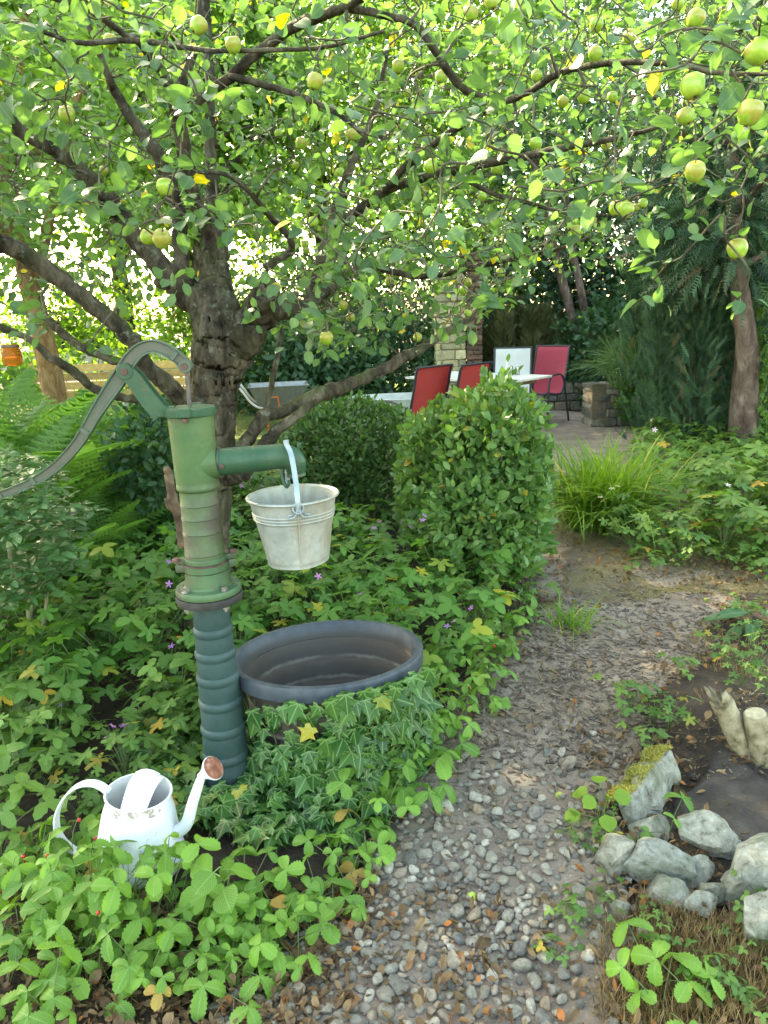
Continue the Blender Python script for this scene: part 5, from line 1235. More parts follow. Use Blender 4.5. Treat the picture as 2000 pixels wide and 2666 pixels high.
# ferns
FRM = np_mesh('frond', FROND[0], FROND[1], FROND[2], np.zeros(len(FROND[0])), M_FERN)
def fern(p, s, nf, label, group=None):
    t = thing('fern', label, 'fern', (p[0], p[1], float(gz(p[0], p[1]))), group); a0 = rng.uniform(0, 6)
    for q in range(nf):
        an = a0 + q * 2.4; f = np.array([[math.cos(an), math.sin(an), rng.uniform(.6, 1.9)]]); up = np.array([[0, 0, 1.0]]) + rng.normal(size=(1, 3)) * .15
        o = bpy.data.objects.new('frond', FRM); COL.objects.link(o); o.parent = t; o.matrix_local = mat4(frames(f, up)[0], (0, 0, .02), s * rng.uniform(.75, 1.1))
for x, y, s in [(-2.25, 4.5, 1.15), (-2.55, 4.85, 1.4), (-2.05, 4.95, 1.25), (-2.75, 5.4, 1.5), (-2.2, 5.5, 1.4), (-1.75, 4.5, .8), (-2.5, 4.3, 1.1), (-1.85, 5.7, 1.2)]:
    fern((x, y), s, 13, 'light green feathery fern under the sunlit tree on the left', 'ferns beside the pump lever')

# grasses
def grass(name, label, p, n, L, w, mat, z0=0.0, spread=.05, arch=(.3, .9), cat='grass', lean=None):
    t = thing(name, label, cat, (p[0], p[1], z0)); V = []; A_ = Acc()
    for arc in (.4, .7, 1.0):
        tm = blade(8, w, arc); m = n // 3; an = rng.uniform(0, 6.28, m)
        f = np.stack([np.cos(an), np.sin(an), np.zeros(m)], 1)
        if lean is not None: f = norm(f + np.array(lean))
        pos = np.stack([rng.normal(size=m) * spread, rng.normal(size=m) * spread, np.zeros(m)], 1)
        up = np.array([0, 0, 1.0]) + rng.normal(size=(m, 3)) * .22; y = f; z = norm(up - y * (up * y).sum(1)[:, None]); x = np.cross(y, z)
        A_.add(*scatter(tm, pos, np.stack([x, y, z], -1), rng.uniform(.6, 1.1, m) * L))
    stuff(A_.build('blades', mat, t, None)); return t
p = G(1572, 1372); grass('ornamental_grass', 'bright green arching grass clump at the path edge', p, 780, .92, .009, M_GRASS, spread=.11)
p = G(1480, 1640); grass('grass_tuft', 'small tuft of broad grass blades at the foot of the clipped bush', p, 60, .28, .014, M_GRASS, spread=.05)
p = A(1645, 1010, 9.6); grass('hanging_grass', 'blue green grass cascading over the round stone wall', (p.x, p.y), 420, 1.0, .008, M_GRASS_D, z0=.52, spread=.10, lean=(-.5, -.5, 0))
p = G(240, 2440); grass('fine_grass', 'fine thin grass tuft left of the watering can', p, 120, .22, .004, M_GRASS, spread=.05)

# ------------------------------------------------------------------ stick stump, cut stumps, stones
t = thing('dead_branch', 'weathered bare dead branch standing behind the pump cylinder', 'branch', A(474, 1420, 3.0))
O = np.array(t.location); Acc().add(*tube(catmull([np.array(A(*v)) for v in ((476, 1425, 3.0), (468, 1350, 3.0), (452, 1310, 2.99), (446, 1280, 2.98), (440, 1240, 2.98), (434, 1218, 2.97))], 5) - O, np.interp(np.linspace(0, 1, 26), [0, .3, .5, .6, .8, 1], [.022, .021, .021, .016, .017, .013]), 12, .10)).build('wood', M_DEADWOOD, t, None)
Acc().add(*tube(catmull([np.array(A(*v)) for v in ((455, 1330, 2.99), (440, 1318, 2.97), (432, 1300, 2.95))], 4) - O, np.linspace(.014, .006, 9), 8, .12)).build('side_stub', M_DEADWOOD, t, None)
s1 = G(1940, 1960)
t = thing('split_stump', 'pale splintered cut trunk leaning beside a sawn stump', 'stump', s1); O = np.array(s1)
a = tube(catmull([np.array(A(*v)) for v in ((1945, 1985, s1.y), (1925, 1930, s1.y), (1903, 1880, s1.y), (1885, 1840, s1.y), (1876, 1822, s1.y))], 5) - O, np.interp(np.linspace(0, 1, 21), [0, .4, .8, 1], [.044, .036, .037, .034]), 22, .05)
ax_s = norm(np.array(A(1876, 1822, s1.y)) - np.array(A(1903, 1880, s1.y)))
for q in range(22):      # torn top: the last rings run up into uneven splinters
    hgt = (.055 if q % 11 < 3 else .0) * rng.uniform(.5, 1.2) + rng.uniform(-.012, .02); a[0][20 * 22 + q] += ax_s * hgt; a[0][19 * 22 + q] += ax_s * hgt * .45
a[0][-1] -= ax_s * .03
Acc().add(*a).build('trunk', M_CUTWOOD, t, None)
for x0, y0, x1, y1, w_ in ((1857, 1848, 1846, 1842, .010), (1908, 1856, 1926, 1846, .008), (1896, 1838, 1916, 1815, .006)):
    Acc().add(*sweep([np.array(A(x0 + 10, y0 + 16, s1.y - .01)), np.array(A(x0, y0, s1.y - .015)), np.array(A(x1, y1, s1.y - .02))], [(-1, -.004), (1, -.004), (1, .004), (-1, .004)], [w_, w_, .002], (.3, 1, 0))).build('splinter', M_CUTWOOD, t, 30)
s2 = G(1985, 1975); t = thing('sawn_stump', 'pale sawn stump with flat slanting top by the dug soil', 'stump', s2); O = np.array(s2)
Acc().add(*tube(catmull([np.array(A(*v)) for v in ((1990, 1990, s2.y), (1980, 1930, s2.y), (1968, 1875, s2.y), (1966, 1858, s2.y))], 6) - O, np.interp(np.linspace(0, 1, 19), [0, .5, 1], [.048, .040, .035]), 24, .02)).build('trunk', M_CUTWOOD, t, 50)
Acc().add(*tube(np.array([A(1966, 1858, s2.y), A(1965.5, 1855, s2.y)]) - O, [.034, .032], 20)).build('sawn_face', surf('sawn_face', [(.3, (.28, .23, .14)), (.7, (.46, .40, .28))], 60, 6, (.7, .9), 0, bstr=.3), t, 50)
def rock(seed, size, cuts=9, sub=3):
    """angular stone: a sphere cut by random planes then roughened"""
    r = np.random.default_rng(seed); import bmesh
    bm = bmesh.new(); bmesh.ops.create_icosphere(bm, subdivisions=sub, radius=1); V = np.array([v.co[:] for v in bm.verts]); T = np.array([[v.index for v in f.verts] for f in bm.faces]); bm.free()
    D = norm(r.normal(size=(cuts, 3))); H = r.uniform(.40, .80, cuts)
    for d, h in zip(D, H):
        q = V @ d; V = V - np.maximum(q - h, 0)[:, None] * d * .96
    for fq, am in ((2.2, .05), (6, .03), (14, .022), (31, .014), (57, .008)):
        ph_ = r.uniform(0, 6, 3); V = V * (1 + am * np.sin(fq * V[:, [0]] + ph_[0]) * np.sin(fq * V[:, [1]] + ph_[1]) * np.sin(fq * V[:, [2]] + ph_[2]) * 1.6)
    return V * np.array(size), T
def stone(label, px, py, size, rz, seed, tilt=(0, 0), z=None, sub=4):
    p = G(px, py) if z is None else G(px, py, z)
    V, T = rock(seed, np.array(size) * 1.26, 18, sub); M = Matrix.Rotation(rz, 3, 'Z') @ Matrix.Rotation(tilt[0], 3, 'X') @ Matrix.Rotation(tilt[1], 3, 'Y'); V = xf(V, M)
    o = obj('stone', np_mesh('stone', V, T, mat=M_STONE, sharp=22), loc=p); o.location.z = (float(gz(p.x, p.y)) if z is None else z) - V[:, 2].min() * .75 if z is None else z
    return tag(o, label, 'stone', 'stones of the rubble heap')
stone('largest pale lichen covered stone at the front of the heap', 1715, 2290, (.125, .075, .065), .1, 11, (.25, 0))
stone('flat topped pale cream stone lying highest against the dug soil', 1815, 2160, (.085, .06, .036), -.2, 5, (.3, .1), z=.085)
stone('small grey white stone behind the largest stone', 1815, 2290, (.055, .05, .045), .5, 21)
stone('mossy grey stone left of the largest stone', 1610, 2260, (.07, .06, .065), .9, 31)
stone('greyish stone wedged under the cream stone', 1700, 2180, (.08, .05, .035), .2, 41)
stone('buff angular stone between cream stone and green stone', 1950, 2250, (.085, .06, .055), .5, 51, (.3, -.3), z=.09)
stone('rough grey stone in the middle of the heap', 1885, 2215, (.065, .055, .05), 1.2, 61)
stone('green tinged rough stone below the buff stone', 1950, 2345, (.095, .07, .07), .2, 71)
stone('white fractured flint half covered in dry stalks', 1860, 2350, (.045, .04, .042), .8, 81)
stone('dark broken flint leaning on the white flint', 1815, 2375, (.04, .035, .05), .2, 91)
stone('grey stone buried under the largest stone', 1740, 2350, (.085, .05, .04), .0, 101)
stone('big grey stone at the bottom of the heap below the green stone', 2000, 2450, (.09, .08, .075), .4, 111)
stone('small grey stone beside the mossy slab', 1640, 2040, (.030, .025, .045), .4, 121)
stone('greenish grey stone low in the stubble', 1610, 2380, (.04, .03, .025), .4, 131)
# mossy slab
SLP = G(1690, 2090); slab = thing('mossy_slab', 'pale stone slab with thick yellow moss on its upper edge beside the path', 'stone', SLP)
d = (G(1765, 1985) - G(1640, 2115)).normalized(); sm = T4((0, 0, .055), Matrix.Rotation(math.atan2(d.y, d.x), 3, 'Z') @ Matrix.Rotation(R(-24), 3, 'X') @ Matrix.Rotation(R(-5), 3, 'Y'))
V, T = rock(77, (1, 1, 1), 0, 4); V = np.sign(V) * np.abs(V) ** .45 * np.array([.165, .032, .060]); V += .006 * np.sin(37 * V[:, [0]] + 21 * V[:, [2]]) + .004 * np.sin(81 * V[:, [0]] - 50 * V[:, [1]])
Acc().add(xf(V, sm), T).build('slab', M_STONE, slab, 40)
n = 4200; u = rng.random((n, 2)); lo = np.stack([(u[:, 0] * 2 - 1) * .165, (u[:, 1] * 2 - 1) * .036 + .010, .050 + .008 * np.sin(u[:, 0] * 17) + rng.random(n) * .016], 1); loc = xf(lo, sm)
V, T, U, rr = scatter(blade(3, .10, .5), loc, frames(rand_dir(n, .6), rand_dir(n)), rng.uniform(.008, .018, n)); stuff(obj('moss', np_mesh('moss', V, T, U, rr, leaf_mat('moss_tuft', (.16, .16, .03), (.42, .38, .11), (.3, .3, .05), .2, .8, None, 1, 0)), slab))

# ------------------------------------------------------------------ gravel, chips, litter
def ico(seed):
    V, T = rock(seed, (1, 1, 1), 7, 2); return V, T, np.zeros((len(V), 2))
PV = [ico(s) for s in range(8)]; PM = [np_mesh('pebble', v, t_, None, np.zeros(len(v)), M_PEBBLE, 50) for v, t_, _ in PV]
cand = []
tries = 0; grid = {}
while tries < 34000:
    tries += 1; x, y = rng.uniform(-.55, .95), rng.uniform(1.15, 2.9); r = rng.choice([.011, .014, .018, .022, .028], p=[.28, .27, .23, .15, .07]) * (rng.uniform(.85, 1.15))
    m = float(pathm(np.array([x]), np.array([y]))[0]); px, py, _ = [float(v[0]) for v in proj((x, y, 0))]
    dens = np.interp(py, [1900, 2050, 2180, 2300, 2430], [0, .03, .16, .55, 1.0]) * np.interp(m, [.75, 1.05, 1.3], [1, .35, 0])
    if x > .28 and py > 2250: dens *= np.interp(px, [1330, 1520], [1, .08])
    if rng.random() > dens: continue
    gk = (int(x / .05), int(y / .05)); bad = False
    for a in (-1, 0, 1):
        for b in (-1, 0, 1):
            for (qx, qy, qr) in grid.get((gk[0] + a, gk[1] + b), ()):
                if math.hypot(x - qx, y - qy) < (r + qr) * .74: bad = True
    if bad: continue
    grid.setdefault(gk, []).append((x, y, r)); cand.append((x, y, r))
cand = np.array(cand); pos = np.stack([cand[:, 0], cand[:, 1], gz(cand[:, 0], cand[:, 1]) + .012 + cand[:, 2] * .25], 1)
px, py, dz = proj(pos); order = np.argsort(-cand[:, 2] / dz * ((py < 2690) & (px > -20) & (px < 2020)))
gp = setting(obj('gravel', None)); pk = order[:300]; rest = order[300:]
for k in pk:
    o = bpy.data.objects.new('pebble', PM[int(rng.integers(8))]); COL.objects.link(o); o.parent = gp; o.location = pos[k]; o.rotation_euler = (rng.normal() * .3, rng.normal() * .3, rng.uniform(0, 6.28)); r = cand[k, 2]; o.scale = (r * rng.uniform(.9, 1.35), r * rng.uniform(.8, 1.05), r * rng.uniform(.5, .8))
a = Acc()
for v in range(8):
    q = rest[v::8]; m = len(q)
    if m == 0: continue
    rot = frames(np.stack([rng.normal(size=m), rng.normal(size=m), rng.normal(size=m) * .2], 1), np.array([0, 0, 1.0]) + rng.normal(size=(m, 3)) * .2); r = cand[q, 2]
    a.add(*scatter(PV[v], pos[q], rot, np.stack([r * 1.1, r * .95, r * .65], 1)))
m = 9000; x = rng.uniform(-.6, 1.3, m); y = rng.uniform(1.2, 3.2, m); mm = pathm(x, y); pxx, pyy, _ = proj(np.stack([x, y, x * 0], 1)); k = (mm < 1.1) & (rng.random(m) < np.interp(pyy, [1900, 2100, 2300], [.0, .12, 1])); x, y = x[k], y[k]; m = len(x)
rot = frames(rand_dir(m), np.array([0, 0, 1.0]) + rng.normal(size=(m, 3)) * .2); a.add(*scatter(PV[3], np.stack([x, y, gz(x, y) + .009], 1), rot, rng.uniform(.002, .0065, m)))
stuff(a.build('grit', M_PEBBLE, gp, 50))
def spread(n, mask, z=.012, x=(-1.0, 2.6), y=(1.2, 5.0)):
    X = rng.uniform(*x, n); Y = rng.uniform(*y, n); k = rng.random(n) < mask(X, Y); X, Y = X[k], Y[k]
    return np.stack([X, Y, gz(X, Y) + z], 1)
chip = box((0, .5, 0), (.32, 1.0, .10), None, .02); chip = (chip[0], chip[1], np.zeros((len(chip[0]), 2)))
def pyof(X, Y): return proj(np.stack([X, Y, X * 0], 1))
def mchip(X, Y):
    a, b, _ = pyof(X, Y); return (pathm(X, Y) < 1.08) * np.interp(b, [1380, 1560, 1650, 1950, 2100, 2300], [.1, .35, 1, 1, .35, .05])
P = spread(21000, mchip, .0150, (-.2, 2.4), (1.5, 5.4)); m = len(P)
V, T, U, rr = scatter(chip, P, frames(np.stack([rng.normal(size=m), rng.normal(size=m), rng.normal(size=m) * .12], 1), np.array([0, 0, 1.0]) + rng.normal(size=(m, 3)) * .15), np.stack([rng.uniform(.010, .034, m), rng.uniform(.012, .046, m) * np.where(rng.random(m) < .03, 1.8, 1), rng.uniform(.010, .04, m)], 1))
stuff(obj('bark_mulch', np_mesh('bark_mulch', V, T, U, rr, M_CHIP, flat=True)), 'dark bark chips strewn over the trodden earth path', 'bark mulch')
dl = grid_leaf(ovate(.7), 4, fold=.5, droop=-.4)
def mlit(X, Y):
    a, b, _ = pyof(X, Y); m_ = pathm(X, Y)
    edge = np.exp(-((m_ - 1.08) / .22) ** 2) * .75 + (m_ < 1) * .10
    front = (b > 2330) * np.interp(a, [0, 300, 800, 980, 1350, 1500], [.5, .9, .9, .12, .2, .8])
    return np.clip(edge + front * .9 + ((a > 1500) & (b > 1880)) * .5, 0, 1)
P = np.vstack([spread(2600, lambda X, Y: (mossm(X, Y) < 1.1) * .45, .016, (.8, 4.0), (3.5, 5.6)), spread(15000, mlit, .018, (-1.1, 2.2), (1.2, 4.8)), spread(3800, mlit, .014, (-1.1, .25), (1.25, 1.8))]); m = len(P); P[:, 2] += rng.random(m) * .012
V, T, U, rr = scatter(dl, P, frames(np.stack([rng.normal(size=m), rng.normal(size=m), rng.normal(size=m) * .25], 1), np.array([0, 0, 1.0]) + rng.normal(size=(m, 3)) * .6), rng.uniform(.008, .036, m)[:, None] * np.stack([rng.uniform(.45, 1.25, m), np.ones(m), rng.uniform(.2, 2.4, m)], 1))
stuff(obj('leaf_litter', np_mesh('leaf_litter', V, T, U, rr, M_LITTER)), 'curled brown dead leaves littering the path edges', 'leaf litter')
def mstraw(X, Y):
    a, b, _ = pyof(X, Y); m_ = pathm(X, Y)
    return np.clip(((a > 1480) & (b > 2240)) * .9 + (b > 2420) * (a < 1000) * .6 + np.exp(-((m_ - 1.05) / .2) ** 2) * .25 + (mossm(X, Y) < 1) * .35 + (m_ < 1) * .07, 0, 1)
P = np.vstack([spread(17000, mstraw, .012, (-1.1, 3.4), (1.2, 5.4)), spread(11000, lambda X, Y: (mossm(X, Y) < 1.1) * .8, .015, (.8, 4.0), (3.5, 5.6))]); m = len(P); P[:, 2] += rng.random(m) * .01
V, T, U, rr = scatter(blade(4, .010, .25), P, frames(rand_dir(m), np.stack([rng.normal(size=m), rng.normal(size=m), rng.normal(size=m) * .22], 1)), rng.uniform(.03, .10, m))
stuff(obj('dry_stalks', np_mesh('dry_stalks', V, T, U, rr, M_STRAWDRY)), 'fallen straw coloured stalks scattered over the bare earth', 'dry stalks')
def mstub(X, Y):
    a, b, _ = pyof(X, Y); return inpoly(a, b, [(1560, 2420), (1680, 2350), (1800, 2400), (2100, 2420), (2100, 2700), (1560, 2700)]) * .9 + inpoly(a, b, [(1780, 1650), (2100, 1600), (2100, 1850), (1800, 1760)]) * .6
P = np.vstack([spread(16000, mstub, .0, (.3, 2.6), (1.2, 4.0)), spread(11000, mstub, .0, (.38, 1.0), (1.25, 1.85))]); m = len(P); up = np.array([0, 0, 1.0]) + rng.normal(size=(m, 3)) * .38; f = rand_dir(m) * np.array([1, 1, 0]); f = norm(f); z = norm(up - f * (up * f).sum(1)[:, None])
V, T, U, rr = scatter(blade(4, .014, .18), P, np.stack([np.cross(f, z), f, z], -1), rng.uniform(.03, .085, m))
stuff(obj('dry_stubble', np_mesh('dry_stubble', V, T, U, rr, M_STRAWDRY)), 'brown cut stubble standing round the rubble stones', 'dry grass')
def mtuft(X, Y):
    a, b, _ = pyof(X, Y); return (mossm(X, Y) < 1.1) * .5 + (np.exp(-((pathm(X, Y) - 1.15) / .12) ** 2)) * .15
P = spread(16000, mtuft, .0, (-.3, 4.0), (1.3, 5.6)); m = len(P); up = np.array([0, 0, 1.0]) + rng.normal(size=(m, 3)) * .4; f = norm(rand_dir(m) * np.array([1, 1, 0])); z = norm(up - f * (up * f).sum(1)[:, None])
V, T, U, rr = scatter(blade(4, .05, .4), P, np.stack([np.cross(f, z), f, z], -1), rng.uniform(.008, .028, m))
stuff(obj('moss_tufts', np_mesh('moss_tufts', V, T, U, rr, leaf_mat('dry_moss', (.10, .10, .02), (.30, .26, .08), (.2, .2, .04), .2, .8, None, 1, 0))), 'yellowish moss and short dry grass on the earth by the bed', 'moss')
# crumbs of earth
def mcr(X, Y): return (dugm(X, Y) < 1.35) * .9 + (pathm(X, Y) < 1.05) * .07
P = spread(26000, mcr, .012, (-.4, 2.4), (1.5, 4.6)); m = len(P); V, T, U, rr = scatter(ico(99) if False else PV[5], P, frames(rand_dir(m), rand_dir(m)), rng.uniform(.0015, .0065, m) * np.where(rng.random(m) < .06, 2.4, 1)); dk = dugm(P[:, 0], P[:, 1]) < 1.35
kv = np.repeat(dk, len(PV[5][0])); tv = kv[T[:, 0]]
for nm, sel, mt in (('soil_crumbs', tv, M_DARKSOIL), ('earth_crumbs', ~tv, M_PATH)):
    us, inv = np.unique(T[sel], return_inverse=True); stuff(obj(nm, np_mesh(nm, V[us], inv.reshape(-1, 3), mat=mt)), 'loose dark crumbs on the dug soil behind the stones' if nm == 'soil_crumbs' else 'small crumbs of dry earth on the trodden path', 'soil')
rt = Acc()
for _ in range(22):
    x, y = rng.uniform(.95, 1.55), rng.uniform(1.95, 2.5); a_ = rng.uniform(0, 6.28); L_ = rng.uniform(.04, .14); pts = [(x + math.cos(a_) * L_ * q + rng.normal() * .008, y + math.sin(a_) * L_ * q + rng.normal() * .008) for q in (0, .33, .66, 1)]
    rt.add(*tube(catmull([np.array((u_, v_, float(gz(u_, v_)) + .018 + rng.random() * .006)) for u_, v_ in pts], 3), .0009, 4))
cw = spread(1500, lambda X, Y: (dugm(X, Y) < 1.3) * (Y > 2.15) * .7, .032, (1.0, 1.6), (2.1, 2.75)); m = len(cw); V, T, U, rr = scatter(chip, cw, frames(np.stack([rng.normal(size=m), rng.normal(size=m), rng.normal(size=m) * .3], 1), np.array([0, 0, 1.0]) + rng.normal(size=(m, 3)) * .4), np.stack([rng.uniform(.004, .014, m), rng.uniform(.004, .02, m), rng.uniform(.004, .02, m)], 1)); k_ = len(chip[0]) * 150; stuff(obj('wood_chips', np_mesh('wood_chips', V[:k_], T[:len(chip[1]) * 150], None, None, M_CUTWOOD)), 'pale saw chips scattered on the dug soil by the stump', 'wood chips')
stuff(rt.build('fine_roots', M_DEADWOOD), 'thin pale roots hanging on the dug soil', 'roots')
# fallen apples
for x, y in ((1457, 2083), (1228, 2348), (1838, 1570)):
    p = G(x, y); o = obj('fallen_apple', apm, loc=(p.x, p.y, p.z + .016), rot=(1.2, .4, 1), scale=.55)
    tag(o, {1457: 'small green windfall apple on the gravel beside the mossy slab', 1228: 'split yellow windfall apple among pale pebbles', 1838: 'yellow windfall apple on mossy earth'}[x], 'apple')
# ------------------------------------------------------------------ garden furniture
def make_chair(fab, label, p, rz, group):
    t = thing('garden_chair', label, 'chair', p, group, rz)
    side = [(-.25, .43), (-.20, .435), (0, .405), (.16, .40), (.235, .46), (.29, .62), (.345, .82), (.375, .95), (.40, 1.0)]
    pr_ = catmull([np.array((0, y, z)) for y, z in side], 5); n = len(pr_); V = []
    for p_ in pr_: V += [p_ + np.array([-.225, 0, 0]), p_ + np.array([0, .0, -.006]), p_ + np.array([.225, 0, 0])]
    V = np.array(V); Q = [(i * 3 + c, i * 3 + c + 1, i * 3 + 4 + c, i * 3 + 3 + c) for i in range(n - 1) for c in (0, 1)]
    Acc().add(np.vstack([V, V - np.array([0, .004, .004])]), np.vstack([quads(Q), quads(Q)[:, ::-1] + len(V)])).build('sling', fab, t, 60)
    for s in (-1, 1):
        Acc().add(*tube(pr_ + np.array([s * .238, 0, -.004]), .014, 8)).build('side_rail', M_FRAME, t, 60)
        Acc().add(*tube(catmull([np.array((s * .27, y, z)) for y, z in ((-.24, 0), (-.235, .25), (-.225, .52), (-.17, .63), (-.05, .655), (.10, .645), (.19, .57), (.235, .42), (.30, .2), (.36, 0))], 5), .013, 8)).build('arm_and_legs', M_FRAME, t, 60)
    for y, z in ((-.25, .425), (.16, .385), (.395, .995)): Acc().add(*tube([(-.25, y, z), (.25, y, z)], .011, 8)).build('crossbar', M_FRAME, t, 60)
    return t
G0 = lambda p: (p.x, p.y, 0.0)
make_chair(M_RED2, 'raspberry red mesh garden chair standing at the far end of the table', G0(G(1400, 1104)), R(-40), None)
make_chair(M_WHITEF, 'white mesh garden chair behind the table', (1.68, 9.95, 0), R(-14), None)
make_chair(M_RED, 'red mesh garden chair with its back turned, beside the zinc bath', (.28, 7.85, 0), R(222), None)
make_chair(M_RED, 'red mesh garden chair with its back turned, pushed against the table', (.68, 7.95, 0), R(226), None)
tb = thing('garden_table', 'pale weathered wooden garden table with crossed brown legs', 'table', (1.15, 9.15, 0), None, R(45))
for k in range(8): Acc().add(*box((-.385 + .11 * k, 0, .735), (.104, 1.5, .026), None, .004)).build('tabletop_plank', M_TABLE, tb)
for sy in (-1, 1):
    for sx in (-1, 1): Acc().add(*sweep([np.array((sx * .34, sy * .52, 0)), np.array((-sx * .10, sy * .52, .70))], [(-1, -.02), (1, -.02), (1, .02), (-1, .02)], .035, (0, 1, 0))).build('leg', M_TLEG, tb)
    Acc().add(*box((0, sy * .565, .69), (.74, .045, .06), None, .004)).build('batten', M_TLEG, tb)
Acc().add(*box((0, 0, .36), (.045, 1.0, .07), None, .004)).build('stretcher', M_TLEG, tb)
Acc().add(*box((0, 0, .685), (.05, 1.02, .05), None, .004)).build('rail', M_TLEG, tb)
q = tb.matrix_basis
for (x, y, h, lab, mt) in ((.22, -.32, .11, 'brushed steel shaker on the garden table, left of the white bottle', 'steel'), (.30, -.36, .10, 'brushed steel shaker on the garden table, right of the white bottle', 'steel'), (.27, -.24, .17, 'slim white bottle standing between two steel shakers', 'white')):
    w_ = Matrix.Rotation(R(45), 3, 'Z') @ Vector((x, y, 0)) + Vector((1.15, 9.15, .7485))
    if mt == 'steel':
        o = thing('shaker', lab, 'shaker', w_); Acc().add(*lathe([(0, 0), (.028, 0), (.03, .003), (.03, h * .75), (0, h * .75)], 20)).build('body', M_STEEL, o, 40); Acc().add(*lathe([(0.03, h * .76), (.03, h * .9), (.024, h), (0, h)], 20)).build('cap', M_STEEL, o, 40)
    else:
        o = thing('bottle', lab, 'bottle', w_); Acc().add(*lathe([(0, 0), (.022, 0), (.024, .004), (.024, h * .6), (.01, h * .75), (0, h * .75)], 20)).build('body', M_WHITE, o, 40); Acc().add(*lathe([(.011, h * .755), (.011, h * .95), (.009, h), (0, h)], 16)).build('cap', M_WHITE, o, 40)
# wheelbarrow
wp = A(722, 1070, 10.6); wbw = thing('wheelbarrow', 'steel wheelbarrow with orange legs standing on the lawn', 'wheelbarrow', (wp.x, wp.y, 0), None, R(8))
def loft(r0, z0, r1, z1, dx=0):
    V = np.array([(-r0[0], -r0[1], z0), (r0[0], -r0[1], z0), (r0[0], r0[1], z0), (-r0[0], r0[1], z0), (-r1[0] + dx, -r1[1], z1), (r1[0] + dx, -r1[1], z1), (r1[0] + dx, r1[1], z1), (-r1[0] + dx, r1[1], z1)])
    Q = [(0, 3, 2, 1), (0, 1, 5, 4), (1, 2, 6, 5), (2, 3, 7, 6), (3, 0, 4, 7)]; T = quads(Q)
    return np.vstack([V, V * np.array([.985, .985, 1]) + np.array([0, 0, .006])]), np.vstack([T, T[:, ::-1] + 8]), None
Acc().add(*loft((.22, .17), .30, (.40, .30), .60, .04)).build('tray', M_BARROW, wbw)
Acc().add(*tube(np.array([(-.36, -.30, .60), (.44, -.30, .60), (.44, .30, .60), (-.36, .30, .60), (-.36, -.30, .60)]), .011, 8)).build('tray_rim', M_BARROW, wbw)
for s in (-1, 1):
    Acc().add(*tube(catmull([(.55, s * .06, .19), (.2, s * .2, .27), (-.25, s * .25, .33), (-.48, s * .27, .60)], 5), .017, 8)).build('handle', M_GRIP, wbw)
    Acc().add(*tube(catmull([(-.48, s * .27, .60), (-.52, s * .275, .65)], 2), .021, 8)).build('grip', M_FRAME, wbw)
    Acc().add(*tube([(.02, s * .31, .46), (.06, s * .27, .0), (-.14, s * .27, .0), (-.10, s * .31, .46), (.02, s * .31, .46)], .012, 6)).build('leg', M_ORANGE, wbw)
wh = Acc().add(*tube([(.58 + .15 * math.cos(a), 0, 0.19 + .15 * math.sin(a)) for a in np.linspace(0, 6.2832, 25)], .04, 8, cap=False)).build('wheel', M_RUBBER, wbw, 60)
Acc().add(*lathe([(0, -.03), (.11, -.03), (.11, .03), (0, .03)], 20, T4((.58, 0, .19), Matrix.Rotation(R(90), 3, 'X')))).build('rim', M_ORANGE, wh)
# old zinc bath
bp_ = A(1015, 1060, 9.6); V, T, U = lathe([(0, .03), (.36, .03), (.42, .06), (.50, .35), (.53, .48), (.55, .50), (.565, .49), (.555, .47), (.53, .36), (.44, .03), (.36, 0), (0, 0)][::-1], 48)
V = V * np.array([1.25, .62, 1]); o = obj('zinc_bath', np_mesh('zinc_bath', V, T, U, mat=M_OLDTUB, sharp=40), loc=(bp_.x + .15, bp_.y, 0)); tag(o, 'old pale zinc bath tub on the lawn behind the red chairs', 'bath tub')
# slatted fence
fp = A(440, 1045, 9.6); fence = thing('slat_fence', 'sunlit yellowish wooden slat fence behind the pump lever', 'fence', (fp.x, fp.y, 0), None, R(6))
for k in range(9): Acc().add(*box((-.45 + rng.normal() * .01, rng.normal() * .004, .14 + .105 * k), (2.5, .018, .088), None, .003)).build('slat', M_FENCE, fence)
for x in (-1.6, -.6, .30, .72): Acc().add(*box((x, .035, .52), (.075, .045, 1.08), None, .004)).build('post', M_FENCE, fence)
# parked car glimpsed behind the fence
cp = A(255, 1000, 17.0); car = thing('parked_car', 'pale car glimpsed through branches beyond the slat fence', 'car', (cp.x, cp.y, 0))
body = np.array([(-2.1, .35), (-2.1, .72), (-1.9, .86), (-1.1, .92), (2.0, .90), (2.15, .75), (2.15, .35)]); cab = np.array([(-1.15, .92), (-.55, 1.40), (.9, 1.44), (1.75, .92)])
def prism(pts, y0, y1, inset=0.0):
    n = len(pts); c = pts.mean(0); V = np.vstack([np.c_[pts[:, 0], np.full(n, y0), pts[:, 1]], np.c_[pts[:, 0], np.full(n, y1), pts[:, 1]]]); T = [(0, i, i + 1) for i in range(1, n - 1)] + [(n, n + i + 1, n + i) for i in range(1, n - 1)]
    j = np.arange(n); j2 = (j + 1) % n; return V, np.vstack([np.array(T), quads(np.stack([j2, j, n + j, n + j2], 1))]), None
Acc().add(*prism(body, -.85, .85)).build('body', M_CARP, car); Acc().add(*prism(cab, -.72, .72)).build('cabin', M_CARP, car)
for a_, b_ in ((-.95, .05), (.13, 1.35)): Acc().add(*prism(np.array([(a_, .96), (max(a_, -.52), 1.33), (min(b_, .85), 1.36), (b_, .96)]), -.735, -.715)).build('window', M_CARG, car)
for x in (-1.35, 1.4): Acc().add(*lathe([(0, -.1), (.30, -.1), (.32, 0), (.30, .1), (0, .1)], 24, T4((x, -.80, .32), Matrix.Rotation(R(90), 3, 'X')))).build('wheel', M_RUBBER, car, 40)

